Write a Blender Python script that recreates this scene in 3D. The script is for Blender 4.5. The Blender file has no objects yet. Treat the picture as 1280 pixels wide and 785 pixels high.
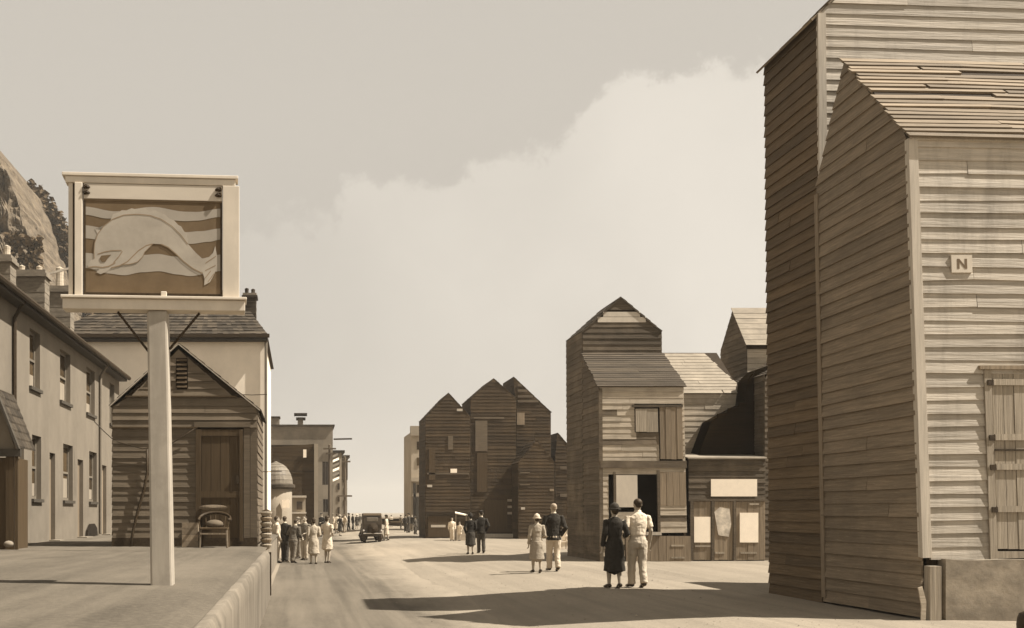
import bpy, bmesh, math, random
from mathutils import Vector, noise

random.seed(7)
RAD = math.radians
C = bpy.context.scene.collection
SC = bpy.context.scene

# ------------------------------------------------------------------ camera
CAMH = 1.58
F = 1250.0            # focal length in photograph pixels
CX, CY = 375.0, 640.0  # principal point (street's vanishing point) in photograph pixels
cam_d = bpy.data.cameras.new('camera')
cam = bpy.data.objects.new('camera', cam_d)
C.objects.link(cam)
cam.location = (0, 0, CAMH)
cam.rotation_euler = (RAD(90), 0, 0)
cam_d.sensor_width = 36
cam_d.lens = F / 1280 * 36
cam_d.shift_x = (640 - CX) / 1280
cam_d.shift_y = (CY - 392.5) / 1280
cam_d.clip_start = 0.1
cam_d.clip_end = 8000
SC.camera = cam

# ------------------------------------------------------------------ light
SUN_DX, SUN_DY = -0.73, 0.14     # where a shadow falls per metre of height
to_sun = Vector((-SUN_DX, -SUN_DY, 1)).normalized()
elev = math.asin(to_sun.z)
sun_d = bpy.data.lights.new('sun', 'SUN')
sun_d.energy = 5.0
sun_d.angle = RAD(0.5)
sun_d.color = (1, 0.945, 0.86)
sun = bpy.data.objects.new('sun', sun_d)
C.objects.link(sun)
sun.location = (30, -10, 60)
sun.rotation_euler = (-to_sun).to_track_quat('-Z', 'Y').to_euler()

w = bpy.data.worlds.new('World')
SC.world = w
w.use_nodes = True
nt = w.node_tree
nt.nodes.clear()
def N(t, kind, **kw):
    n = t.nodes.new(kind)
    for k, v in kw.items():
        setattr(n, k, v)
    return n
def mth(t, op, a, b=None, clamp=False):
    n = t.nodes.new('ShaderNodeMath'); n.operation = op; n.use_clamp = clamp
    for i, v in enumerate((a, b)):
        if v is None: continue
        if isinstance(v, (int, float)): n.inputs[i].default_value = v
        else: t.links.new(v, n.inputs[i])
    return n.outputs[0]
sky = N(nt, 'ShaderNodeTexSky', sky_type='NISHITA', sun_disc=False, sun_elevation=elev,
        sun_rotation=math.atan2(to_sun.x, to_sun.y), air_density=1.0, dust_density=2.0, ozone_density=1.0)
bw = N(nt, 'ShaderNodeRGBToBW')
nt.links.new(sky.outputs[0], bw.inputs[0])
soft = mth(nt, 'MULTIPLY', mth(nt, 'POWER', bw.outputs[0], 0.08), 3.62)
tc = N(nt, 'ShaderNodeTexCoord')
sep = N(nt, 'ShaderNodeSeparateXYZ'); nt.links.new(tc.outputs['Generated'], sep.inputs[0])
hor = mth(nt, 'SQRT', mth(nt, 'ADD', mth(nt, 'MULTIPLY', sep.outputs[0], sep.outputs[0]), mth(nt, 'MULTIPLY', sep.outputs[1], sep.outputs[1])))
tan_e = mth(nt, 'DIVIDE', sep.outputs[2], mth(nt, 'MAXIMUM', hor, 0.05))
dust = N(nt, 'ShaderNodeMapRange'); dust.interpolation_type = 'SMOOTHSTEP'      # dusty air low over the horizon
dust.inputs['From Max'].default_value = 0.42; dust.inputs['To Min'].default_value = 0.80
nt.links.new(tan_e, dust.inputs['Value'])
soft = mth(nt, 'MULTIPLY', soft, dust.outputs[0])
nz = N(nt, 'ShaderNodeTexNoise'); nz.inputs['Scale'].default_value = 6.0; nz.inputs['Detail'].default_value = 10; nz.inputs['Roughness'].default_value = 0.62
nt.links.new(tc.outputs['Generated'], nz.inputs['Vector'])
nz2 = N(nt, 'ShaderNodeTexNoise'); nz2.inputs['Scale'].default_value = 3.0; nz2.inputs['Detail'].default_value = 5
nt.links.new(tc.outputs['Generated'], nz2.inputs['Vector'])
bound = mth(nt, 'ADD', mth(nt, 'MULTIPLY', sep.outputs[0], 0.30), 0.21)
bound = mth(nt, 'ADD', bound, mth(nt, 'MULTIPLY', nz.outputs['Fac'], 0.20))
nz3 = N(nt, 'ShaderNodeTexNoise'); nz3.inputs['Scale'].default_value = 26.0; nz3.inputs['Detail'].default_value = 8; nz3.inputs['Roughness'].default_value = 0.7
nt.links.new(tc.outputs['Generated'], nz3.inputs['Vector'])
bound = mth(nt, 'ADD', bound, mth(nt, 'MULTIPLY', mth(nt, 'SUBTRACT', nz3.outputs['Fac'], 0.5), 0.085))
mr = N(nt, 'ShaderNodeMapRange'); mr.interpolation_type = 'SMOOTHSTEP'
mr.inputs['From Min'].default_value = -0.006; mr.inputs['From Max'].default_value = 0.016
nt.links.new(mth(nt, 'SUBTRACT', bound, tan_e), mr.inputs['Value'])
cl_amt = mth(nt, 'MULTIPLY', mr.outputs[0], mth(nt, 'ADD', mth(nt, 'MULTIPLY', nz2.outputs['Fac'], 0.7), 0.5), True)
lit = mth(nt, 'ADD', mth(nt, 'MULTIPLY', sep.outputs[0], 1.5), mth(nt, 'ADD', mth(nt, 'MULTIPLY', nz2.outputs['Fac'], 0.9), -0.05), True)
cl_amt = mth(nt, 'MULTIPLY', cl_amt, lit)
cloud = N(nt, 'ShaderNodeMix'); cloud.data_type = 'FLOAT'
nt.links.new(cl_amt, cloud.inputs[0]); nt.links.new(soft, cloud.inputs[2]); cloud.inputs[3].default_value = 5.3
tint = N(nt, 'ShaderNodeVectorMath', operation='SCALE'); tint.inputs[0].default_value = (1.065, 0.985, 0.87)
nt.links.new(cloud.outputs[0], tint.inputs['Scale'])
bg = N(nt, 'ShaderNodeBackground'); bg.inputs['Strength'].default_value = 0.071
nt.links.new(tint.outputs[0], bg.inputs['Color'])
wo = N(nt, 'ShaderNodeOutputWorld'); nt.links.new(bg.outputs[0], wo.inputs['Surface'])

SC.view_settings.view_transform = 'Standard'
SC.view_settings.look = 'None'
SC.view_settings.exposure = 1.05
SC.view_settings.gamma = 1.0

# ------------------------------------------------------------------ helpers
def V(*a): return Vector(a)
def P(px, py, y):
    return Vector(((px - CX) * y / F, y, CAMH + (CY - py) * y / F))
def PX(px, y): return (px - CX) * y / F
def PZ(py, y): return CAMH + (CY - py) * y / F
def gz(x):
    """height of the ground: the road lies a little lower than the shingle on the right"""
    t = min(1, max(0, (x - 2.0) / 5.0)); t = t * t * (3 - 2 * t)
    return -0.26 + 0.26 * t
def S(v):
    """a sepia-toned surface colour of about this reflectance"""
    t = min(1.0, v / 0.5)
    return (v * (1.46 + (1.06 - 1.46) * t), v * (0.93 + (0.985 - 0.93) * t), v * (0.42 + (0.88 - 0.42) * t), 1)
def SM(v):
    """half-toned, for weathered timber"""
    return (v * 1.24, v * 0.96, v * 0.65, 1)
def S3(v):
    """the palest tone, for paint, paper and pale sunlit fronts"""
    return (v * 1.12, v * 0.98, v * 0.79, 1)
def S2(v):
    """a paler, greyer toned colour, for earth, dust and limewash"""
    return (v * 1.16, v * 0.975, v * 0.735, 1)

def empty(name, loc, label=None, cat=None, group=None, rz=0):
    o = bpy.data.objects.new(name, None)
    o.empty_display_size = 0.2
    o.location = loc; o.rotation_euler = (0, 0, rz)
    C.objects.link(o)
    return tag(o, label, cat, group)
def tag(o, label=None, cat=None, group=None, kind=None):
    if label: o['label'] = label
    if cat: o['category'] = cat
    if group: o['group'] = group
    if kind: o['kind'] = kind
    return o

class MB:
    """collects closed solids in world coordinates, then becomes one mesh object"""
    def __init__(s): s.v = []; s.f = []
    def poly(s, verts, faces):
        b = len(s.v); s.v += [Vector(p) for p in verts]
        s.f += [tuple(b + i for i in f) for f in faces]
        return s
    def box(s, x0, y0, z0, x1, y1, z1):
        return s.poly([(x0,y0,z0),(x1,y0,z0),(x1,y1,z0),(x0,y1,z0),(x0,y0,z1),(x1,y0,z1),(x1,y1,z1),(x0,y1,z1)],
                      [(0,3,2,1),(4,5,6,7),(0,1,5,4),(1,2,6,5),(2,3,7,6),(3,0,4,7)])
    def hexa(s, p):
        return s.poly(p, [(0,3,2,1),(4,5,6,7),(0,1,5,4),(1,2,6,5),(2,3,7,6),(3,0,4,7)])
    def prism(s, pts, d):
        """extrude the planar polygon pts along the vector d"""
        n = len(pts); d = Vector(d)
        pts = [Vector(p) for p in pts]
        return s.poly(pts + [p + d for p in pts],
                      [tuple(range(n))[::-1], tuple(range(n, 2*n))] + [(i, (i+1) % n, n + (i+1) % n, n + i) for i in range(n)])
    def bar(s, a, b, w, h=None, up=(0,0,1)):
        a = Vector(a); b = Vector(b); h = h or w
        t = (b - a).normalized(); up = Vector(up)
        if abs(t.dot(up)) > 0.98: up = Vector((0, 1, 0))
        x = t.cross(up).normalized(); y = x.cross(t)
        q = [x*(-w/2)+y*(-h/2), x*(w/2)+y*(-h/2), x*(w/2)+y*(h/2), x*(-w/2)+y*(h/2)]
        return s.hexa([a+k for k in q] + [b+k for k in q])
    def tube(s, pts, rads, seg=8, xref=(1,0,0), wave=None):
        """loft of elliptical rings along pts; a radius is r or (a, b)"""
        pts = [Vector(p) for p in pts]; n = len(pts); xr = Vector(xref)
        b0 = len(s.v)
        R = [(r, r) if isinstance(r, (int, float)) else r for r in rads]
        for i in range(n):
            t = (pts[min(i+1, n-1)] - pts[max(i-1, 0)]).normalized()
            x = xr - t * xr.dot(t)
            if x.length < 0.1: x = Vector((0,1,0)) - t * t.y
            x.normalize(); y = t.cross(x)
            for k in range(seg):
                a = 2*math.pi*k/seg
                m = 1 + (wave(i, a) if wave else 0)
                s.v.append(pts[i] + x*(R[i][0]*m*math.cos(a)) + y*(R[i][1]*m*math.sin(a)))
        for i in range(n-1):
            for k in range(seg):
                k2 = (k+1) % seg
                s.f.append((b0+i*seg+k, b0+i*seg+k2, b0+(i+1)*seg+k2, b0+(i+1)*seg+k))
        t0 = (pts[0]-pts[1]).normalized(); t1 = (pts[-1]-pts[-2]).normalized()
        c0 = len(s.v); s.v.append(pts[0] + t0*min(R[0])*0.5)
        s.v.append(pts[-1] + t1*min(R[-1])*0.5)
        for k in range(seg):
            k2 = (k+1) % seg
            s.f.append((c0, b0+k2, b0+k)); s.f.append((c0+1, b0+(n-1)*seg+k, b0+(n-1)*seg+k2))
        return s
    def ball(s, c, r, seg=10, rings=7):
        r = (r, r, r) if isinstance(r, (int, float)) else r
        c = Vector(c); b = len(s.v)
        s.v.append(c + Vector((0,0,-r[2])))
        for i in range(1, rings):
            ph = -math.pi/2 + math.pi*i/rings
            for k in range(seg):
                a = 2*math.pi*k/seg
                s.v.append(c + Vector((r[0]*math.cos(ph)*math.cos(a), r[1]*math.cos(ph)*math.sin(a), r[2]*math.sin(ph))))
        s.v.append(c + Vector((0,0,r[2]))); top = len(s.v)-1
        for k in range(seg):
            k2 = (k+1) % seg
            s.f.append((b, b+1+k2, b+1+k))
            for i in range(rings-2):
                o = b+1+i*seg
                s.f.append((o+k, o+k2, o+seg+k2, o+seg+k))
            o = b+1+(rings-2)*seg
            s.f.append((o+k, o+k2, top))
        return s
    def build(s, name, mat, parent=None, smooth=False, warp=None, bevel=0):
        vs = [warp(p) if warp else p for p in s.v]
        org = parent_origin(parent) if parent else Vector((0,0,0))
        if parent is None and vs:
            org = Vector((sum(p.x for p in vs)/len(vs), sum(p.y for p in vs)/len(vs), min(p.z for p in vs)))
        me = bpy.data.meshes.new(name)
        me.from_pydata([p - org for p in vs], [], s.f)
        me.materials.append(mat)
        if smooth:
            me.polygons.foreach_set('use_smooth', [True]*len(me.polygons))
        me.update()
        o = bpy.data.objects.new(name, me); C.objects.link(o)
        if parent: o.parent = parent
        else: o.location = org
        if bevel:
            m = o.modifiers.new('bevel', 'BEVEL'); m.width = bevel; m.segments = 2; m.limit_method = 'ANGLE'
        return o
def parent_origin(p):
    t = Vector((0,0,0))
    while p is not None:
        t += p.location; p = p.parent
    return t

# ------------------------------------------------------------------ materials
def mat(name, col, col2=None, scale=(3,3,3), rough=0.85, vary=0.25, bump=0.15, detail=6, stain=None, stain_scale=0.6, noise_scale=1.0, spec=0.2, wear=None, stain_map=None):
    """procedural surface: two tones mixed by stretched noise, each piece varied in tone, worn or stained in larger patches"""
    m = bpy.data.materials.new(name); m.use_nodes = True
    t = m.node_tree; b = t.nodes['Principled BSDF']
    b.inputs['Roughness'].default_value = rough
    b.inputs['Specular IOR Level'].default_value = spec
    tcn = N(t, 'ShaderNodeTexCoord'); mp = N(t, 'ShaderNodeMapping'); mp.inputs['Scale'].default_value = scale
    t.links.new(tcn.outputs['Object'], mp.inputs['Vector'])
    oi = N(t, 'ShaderNodeObjectInfo'); geo = N(t, 'ShaderNodeNewGeometry')
    rnd = mth(t, 'FRACT', mth(t, 'ADD', oi.outputs['Random'], geo.outputs['Random Per Island']))
    off = N(t, 'ShaderNodeVectorMath', operation='ADD')
    comb = N(t, 'ShaderNodeCombineXYZ'); r37 = mth(t, 'MULTIPLY', rnd, 37.0 if vary else 0.0)
    for i in range(3): t.links.new(r37, comb.inputs[i])
    t.links.new(mp.outputs[0], off.inputs[0]); t.links.new(comb.outputs[0], off.inputs[1])
    n1 = N(t, 'ShaderNodeTexNoise'); n1.inputs['Scale'].default_value = noise_scale; n1.inputs['Detail'].default_value = detail; n1.inputs['Roughness'].default_value = 0.65
    t.links.new(off.outputs[0], n1.inputs['Vector'])
    rp = N(t, 'ShaderNodeMapRange'); rp.inputs['From Min'].default_value = 0.34; rp.inputs['From Max'].default_value = 0.66
    t.links.new(n1.outputs['Fac'], rp.inputs['Value'])
    mx = N(t, 'ShaderNodeMix'); mx.data_type = 'RGBA'
    mx.inputs[6].default_value = col; mx.inputs[7].default_value = col2 or tuple(c*0.7 for c in col[:3]) + (1,)
    t.links.new(rp.outputs[0], mx.inputs[0])
    out = mx.outputs[2]
    if stain:
        n2 = N(t, 'ShaderNodeTexNoise'); n2.inputs['Scale'].default_value = stain_scale; n2.inputs['Detail'].default_value = 7; n2.inputs['Roughness'].default_value = 0.7
        if stain_map:
            mp2 = N(t, 'ShaderNodeMapping'); mp2.inputs['Scale'].default_value = stain_map
            t.links.new(tcn.outputs['Object'], mp2.inputs['Vector']); t.links.new(mp2.outputs[0], n2.inputs['Vector'])
        else: t.links.new(tcn.outputs['Object'], n2.inputs['Vector'])
        r2 = N(t, 'ShaderNodeMapRange'); r2.inputs['From Min'].default_value = 0.48; r2.inputs['From Max'].default_value = 0.72
        t.links.new(n2.outputs['Fac'], r2.inputs['Value'])
        m2 = N(t, 'ShaderNodeMix'); m2.data_type = 'RGBA'; m2.inputs[7].default_value = stain
        t.links.new(mth(t, 'MULTIPLY', r2.outputs[0], 0.75), m2.inputs[0]); t.links.new(out, m2.inputs[6]); out = m2.outputs[2]
    if wear:
        n3 = N(t, 'ShaderNodeTexNoise'); n3.inputs['Scale'].default_value = noise_scale*2.3; n3.inputs['Detail'].default_value = 9; n3.inputs['Roughness'].default_value = 0.75
        t.links.new(off.outputs[0], n3.inputs['Vector'])
        r3 = N(t, 'ShaderNodeMapRange'); r3.inputs['From Min'].default_value = 0.57; r3.inputs['From Max'].default_value = 0.66
        t.links.new(n3.outputs['Fac'], r3.inputs['Value'])
        m3 = N(t, 'ShaderNodeMix'); m3.data_type = 'RGBA'; m3.inputs[7].default_value = wear
        t.links.new(mth(t, 'MULTIPLY', r3.outputs[0], 0.7), m3.inputs[0]); t.links.new(out, m3.inputs[6]); out = m3.outputs[2]
    if vary:
        vs = N(t, 'ShaderNodeVectorMath', operation='SCALE')
        t.links.new(out, vs.inputs[0])
        t.links.new(mth(t, 'ADD', mth(t, 'MULTIPLY', rnd, 2*vary), 1-vary), vs.inputs['Scale'])
        out = vs.outputs[0]
    t.links.new(out, b.inputs['Base Color'])
    if bump:
        bp = N(t, 'ShaderNodeBump'); bp.inputs['Strength'].default_value = bump; bp.inputs['Distance'].default_value = 0.02
        t.links.new(n1.outputs['Fac'], bp.inputs['Height']); t.links.new(bp.outputs[0], b.inputs['Normal'])
    return m
HG = (1.2, 1.2, 30)     # grain along horizontal boards
VG = (30, 30, 1.2)      # grain along upright planks
M = {}
M['tar_near'] = mat('weathered_tarred_board', SM(.20), SM(.12), HG, .8, .14, .5, stain=SM(.11), stain_scale=.6, wear=SM(.30))  # this and the next: tarred sides, darkened further to deepen their shade
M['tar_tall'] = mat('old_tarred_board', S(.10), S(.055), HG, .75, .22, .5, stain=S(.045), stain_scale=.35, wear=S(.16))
M['front_near'] = mat('bleached_sunlit_front_board', S3(.42), S3(.28), HG, .8, .16, .7, stain=S3(.19), stain_scale=1.0, stain_map=(2.2,2.2,.45), wear=S3(.45))  # bleached fronts, colour raised well above the sides to stand for sunlight
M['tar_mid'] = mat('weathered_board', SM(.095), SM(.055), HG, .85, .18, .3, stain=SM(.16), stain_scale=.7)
M['bleach_lit'] = mat('bleached_lit_board', S2(.43), S2(.28), HG, .85, .16, .4, stain=S2(.17), stain_scale=.8)  # pale boards; brightened so the mid street fronts look sunlit
M['tar_far'] = mat('dark_tarred_board', S(.048), S(.026), HG, .8, .2, .3, stain=S(.07), stain_scale=.5)
M['roof_mid'] = mat('worn_roof_board', SM(.075), SM(.04), HG, .85, .22, .4)
M['roof_near'] = mat('bleached_roof_board', SM(.19), SM(.11), HG, .85, .28, .35, wear=SM(.30))
M['roof_pale'] = mat('pale_roof_board', S2(.24), S2(.17), (2,2,8), .85, .08, .3, stain=S2(.30), stain_scale=1.2)
M['plank_v'] = mat('upright_plank', SM(.22), SM(.14), VG, .85, .15, .3)
M['plank_vp'] = mat('bleached_upright_plank', S2(.33), S2(.20), VG, .85, .12, .5, wear=S2(.18))
M['corner'] = mat('pale_corner_board', S3(.44), S3(.32), VG, .8, .1, .25)
M['core'] = mat('tarred_core', S(.025), S(.018), (2,2,2), .9, 0, 0)
M['iron'] = mat('rusty_iron', S(.035), S(.02), (20,20,20), .6, .1, .2)
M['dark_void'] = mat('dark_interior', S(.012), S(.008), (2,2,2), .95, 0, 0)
M['hut'] = mat('brown_hut_board', SM(.115), SM(.08), HG, .85, .08, .25, stain=SM(.15), stain_scale=.8)
M['hut_dk'] = mat('brown_hut_door', S(.06), S(.04), VG, .75, .08, .2)
M['white_paint'] = mat('white_paint', S3(.56), S3(.46), (3,3,1.2), .55, .04, .08, stain=S3(.45), stain_scale=2.2)
M['post_paint'] = mat('old_white_post_paint', S3(.38), S3(.29), (6,6,.8), .6, .03, .12, stain=S3(.24), stain_scale=3)
M['limewash'] = mat('limewashed_render', S2(.17), S2(.14), (1.5,1.5,1.0), .92, 0, .2, stain=S2(.11), stain_scale=.5)
M['wall_white'] = mat('white_rendered_wall', S3(.82), S3(.74), (.7,.7,.5), .9, 0, .1, stain=S3(.62), stain_scale=.3)
M['brick'] = mat('sooty_stack_brick', S2(.20), S2(.13), (6,6,18), .95, .1, .4)
M['tile'] = mat('dark_roof_tile', SM(.045), SM(.026), (5,5,5), .85, .35, .3, stain=SM(.085), stain_scale=.9)
M['glass'] = mat('old_window_glass', S(.06), S(.03), (1,1,1), .12, .3, 0, spec=.6)
M['curtain'] = mat('net_curtain', S2(.26), S2(.2), (14,14,1), .9, .1, .1)
M['frame'] = mat('painted_window_frame', S2(.16), S2(.12), (8,8,8), .6, .1, 0)
M['dk_frame'] = mat('dark_window_frame', S2(.06), S2(.04), (8,8,8), .6, .1, 0)
M['door_dk'] = mat('cottage_door_paint', SM(.2), SM(.15), VG, .7, .3, .1)
M['paper'] = mat('white_paper_notice', S3(.86), S3(.80), (6,6,6), .9, .05, 0)
M['paper_old'] = mat('torn_paper_notice', S3(.75), S3(.3), (3,3,3), .9, 0, 0)
M['concrete'] = mat('rough_concrete', S2(.22), S2(.14), (3,3,4), .95, .03, .5, stain=S2(.10), stain_scale=1.3)
M['sign_dk'] = mat('sign_dark_paint', S(.115), S(.085), (3,3,3), .6, 0, .05)
M['sign_lt'] = mat('sign_light_paint', S3(.30), S3(.26), (3,3,3), .6, 0, .05)
M['sign_fish'] = mat('sign_fish_paint', S3(.35), S3(.28), (4,4,4), .6, 0, .05)
M['sign_line'] = mat('sign_outline_paint', S(.20), S(.17), (4,4,4), .6, 0, 0)
M['sign_top'] = mat('sign_head_board', S3(.46), S3(.42), (2,2,6), .6, .05, .05)
M['lead'] = mat('turret_lead', S2(.17), S2(.12), (4,4,3), .6, .1, .2)
M['far_wall'] = mat('far_render', S2(.24), S2(.19), (.6,.6,.5), .95, .08, .1, stain=S2(.11), stain_scale=.35)
M['far_pale'] = mat('far_pale_render', S2(.34), S2(.27), (.6,.6,.5), .95, .15, .1)
M['far_dark'] = mat('far_dark_boarding', S(.05), S(.035), (.8,.8,10), .9, .1, .1)
M['pole'] = mat('weathered_pole', SM(.13), SM(.09), VG, .9, .1, .1)
M['box'] = mat('crate_wood', SM(.22), SM(.15), (10,10,10), .9, .2, .2)
M['basket'] = mat('wicker', SM(.24), SM(.14), (40,40,40), .9, .2, .4)
M['skin'] = mat('skin', S2(.36), S2(.31), (9,9,9), .6, .05, 0)
M['car'] = mat('black_coachwork', S(.03), S(.022), (3,3,3), .28, 0, 0, spec=.5)
M['car_top'] = mat('leathercloth_roof', S(.05), S(.035), (9,9,9), .7, 0, .1)
M['tyre'] = mat('rubber', S(.025), S(.02), (9,9,9), .8, 0, .1)
M['hub'] = mat('plated_hub', S(.55), S(.45), (9,9,9), .3, 0, 0)
CLOTH = {}
def cloth(v):
    if v not in CLOTH:
        CLOTH[v] = mat('cloth_%d' % len(CLOTH), S2(v), S2(v*.8), (7,7,3), .95, .04, .12)
    return CLOTH[v]
M['hair'] = mat('hair', S(.045), S(.025), (40,40,8), .6, .2, .2)
M['hair_fair'] = mat('fair_hair', S(.33), S(.22), (40,40,8), .6, .1, .2)
M['shoe'] = mat('shoe_leather', S(.03), S(.02), (9,9,9), .45, .1, 0)

def ground_mat(name, c1, c2, c3, s1, track=False):
    m = bpy.data.materials.new(name); m.use_nodes = True
    t = m.node_tree; b = t.nodes['Principled BSDF']; b.inputs['Roughness'].default_value = .95; b.inputs['Specular IOR Level'].default_value = .1
    tcn = N(t, 'ShaderNodeTexCoord')
    def nz(sc, scale, det=8, ro=.65):
        mp = N(t, 'ShaderNodeMapping'); mp.inputs['Scale'].default_value = scale
        t.links.new(tcn.outputs['Object'], mp.inputs['Vector'])
        n = N(t, 'ShaderNodeTexNoise'); n.inputs['Scale'].default_value = sc; n.inputs['Detail'].default_value = det; n.inputs['Roughness'].default_value = ro
        t.links.new(mp.outputs[0], n.inputs['Vector']); return n.outputs['Fac']
    def ramp(v, a, bb):
        r = N(t, 'ShaderNodeMapRange'); r.inputs['From Min'].default_value = a; r.inputs['From Max'].default_value = bb
        t.links.new(v, r.inputs['Value']); return r.outputs[0]
    def mix(f, a, bb):
        x = N(t, 'ShaderNodeMix'); x.data_type = 'RGBA'; t.links.new(f, x.inputs[0])
        for i, c in ((6, a), (7, bb)):
            if isinstance(c, tuple): x.inputs[i].default_value = c
            else: t.links.new(c, x.inputs[i])
        return x.outputs[2]
    big = ramp(nz(s1, (1, .5, 1)), .35, .65)
    fine = nz(14, (1, 1, 1), 6, .75)
    c = mix(big, c1, c2)
    c = mix(mth(t, 'MULTIPLY', ramp(fine, .45, .75), .6), c, c3)
    streak = ramp(nz(1.0, (2.2, .10, 1), 6, .6), .42, .68)
    c = mix(mth(t, 'MULTIPLY', streak, .75 if track else .4), c, c3)
    rut = ramp(nz(1.6, (1.6, .035, 1), 5, .5), .50, .60)
    c = mix(mth(t, 'MULTIPLY', rut, .32 if track else .18), c, tuple(q*.62 for q in c2[:3]) + (1,))
    grit = ramp(nz(60, (1, .6, 1), 3, .7), .60, .72)
    c = mix(mth(t, 'MULTIPLY', grit, .55), c, tuple(q*.5 for q in c2[:3]) + (1,))
    if track:      # shingle spilled over the road's edge
        at = N(t, 'ShaderNodeAttribute', attribute_name='spill')
        k = mth(t, 'ADD', at.outputs['Fac'], mth(t, 'MULTIPLY', mth(t, 'SUBTRACT', nz(1.1, (1, .45, 1), 9, .7), .5), 1.1))
        c = mix(ramp(k, .35, .95), c, mix(big, S2(.235), S2(.195)))
    t.links.new(c, b.inputs['Base Color'])
    bp = N(t, 'ShaderNodeBump'); bp.inputs['Strength'].default_value = .5; bp.inputs['Distance'].default_value = .03
    t.links.new(fine, bp.inputs['Height']); t.links.new(bp.outputs[0], b.inputs['Normal'])
    return m
M['shingle'] = ground_mat('pale_shingle_and_sand', S2(.25), S2(.19), S2(.14), .35)
M['road'] = ground_mat('dusty_road', S2(.115), S2(.075), S2(.145), .45, True)
M['terrace'] = ground_mat('worn_terrace_paving', S2(.115), S2(.068), S2(.15), .7)

# ------------------------------------------------------------------ ground, road
def grid_sheet(name, xs, ys, hf, m, kind='structure'):
    vs = []; fs = []
    for y in ys:
        for i, x in enumerate(xs):
            xx = x(y) if callable(x) else x
            vs.append((xx, y, hf(xx, y)))
    n = len(xs)
    for j in range(len(ys)-1):
        for i in range(n-1):
            fs.append((j*n+i, j*n+i+1, (j+1)*n+i+1, (j+1)*n+i))
    mb = MB(); mb.v = [Vector(p) for p in vs]; mb.f = fs
    me = bpy.data.meshes.new(name); me.from_pydata(vs, [], fs); me.materials.append(m)
    o = bpy.data.objects.new(name, me); C.objects.link(o); o['kind'] = kind
    me.polygons.foreach_set('use_smooth', [True]*len(me.polygons))
    return o
def gbump(x, y):
    if y > 130 or y < 0 or abs(x) > 40: return 0
    return 0.035 * noise.noise((x*.35, y*.3, 3.1)) + 0.012*noise.noise((x*1.7, y*1.5, 8))
xs = [-1500, -600, -120, -40, -25] + [-18 + .5*i for i in range(93)] + [32, 45, 120, 600, 1500]
ys = [-60, -20, -6, 0] + [2 + .5*i for i in range(100)] + [52 + 2*i for i in range(40)] + [140, 200, 400, 1000, 1800]
grid_sheet('ground', xs, ys, lambda x, y: gz(x) + gbump(x, y), M['shingle'])
def redge(y): return 3.3 + .35*noise.noise((0, y*.12, 1)) + .12*noise.noise((0, y*.9, 5)) + max(0, y-20)*.012
rx = [lambda y, k=k: -.70 + (redge(y) + .70)*k/14 for k in range(15)]
ys2 = [-20, -6, 0] + [2 + .5*i for i in range(100)] + [52 + 2*i for i in range(35)] + [140, 200, 400]
ro = grid_sheet('road', rx, ys2, lambda x, y: gz(x) + gbump(x, y) + .006, M['road'])
at_ = ro.data.attributes.new('spill', 'FLOAT', 'POINT')
for i_, v_ in enumerate(ro.data.vertices): at_.data[i_].value = max(0, (i_ % 15 - 6)/8)

pe = MB(); rp_ = random.Random(3)
for _ in range(1500):
    y = 9 + 45*rp_.random()**1.6; x = rp_.uniform(redge(y)-1.6, 10)
    if x > 8.9 and y < 20: continue
    q = V(x, y, gz(x)+gbump(x, y)+.004); a_ = rp_.uniform(.006, .016)*(1.6 if rp_.random() < .06 else 1)
    pe.poly([q+V(a_*rp_.uniform(.7,1.3)*math.cos(k*2.1+a_*99), a_*rp_.uniform(.7,1.3)*math.sin(k*2.1+a_*99), 0) for k in range(3)] + [q+V(0,0,a_*.9)], [(0,1,3),(1,2,3),(2,0,3),(2,1,0)])
M['pebble'] = mat('beach_pebble', S2(.26), S2(.16), (9,9,9), .9, .4, 0)
pe.build('pebbles', M['pebble'])['kind'] = 'stuff'

# raised terrace on the left with its retaining wall
TZ = .79
def tb(x, y): return TZ + .018*noise.noise((x*.6, y*.5, 2)) - (.06*max(0, (x+1.0))/.35 if x > -1.0 else 0) + .008*noise.noise((x*3, y*3, 4))
tx = [-14, -10, -7.5] + [-7 + .25*i for i in range(24)] + [-.98, -.9, -.82, -.76]
ty = [-6, 0] + [2 + .25*i for i in range(86)] + [23.6, 26, 30, 40]
grid_sheet('terrace_paving', tx, ty, tb, M['terrace'])
M['quay'] = mat('streaked_wall_render', S2(.17), S2(.115), (3, 3.1, .5), .95, 0, .0, stain=S2(.06), stain_scale=1, stain_map=(2, .8, .35), wear=S2(.21))
wl = MB()
ny = 60
vs = []; fs = []
zz = [-.4, -.1, .1, .3, .5, .66, .735, .75]
for j in range(ny+1):
    y = -4 + (21.3+4)*j/ny
    for z in zz:
        bul = .012*noise.noise((3, y*.8, z*2)) + (.0 if z < .7 else -.05*(z-.7)/.05)
        vs.append((-.64 + bul, y, z))
    vs.append((-.80, y, .742))
k = len(zz)+1
for j in range(ny):
    for i in range(k-1):
        fs.append((j*k+i, (j+1)*k+i, (j+1)*k+i+1, j*k+i+1))
me = bpy.data.meshes.new('quay_wall'); me.from_pydata(vs, [], fs); me.materials.append(M['quay'])
me.polygons.foreach_set('use_smooth', [True]*len(me.polygons))
o = bpy.data.objects.new('retaining_wall', me); C.objects.link(o)
tag(o, 'low streaked retaining wall along the road edge of the raised terrace', 'wall')
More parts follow.
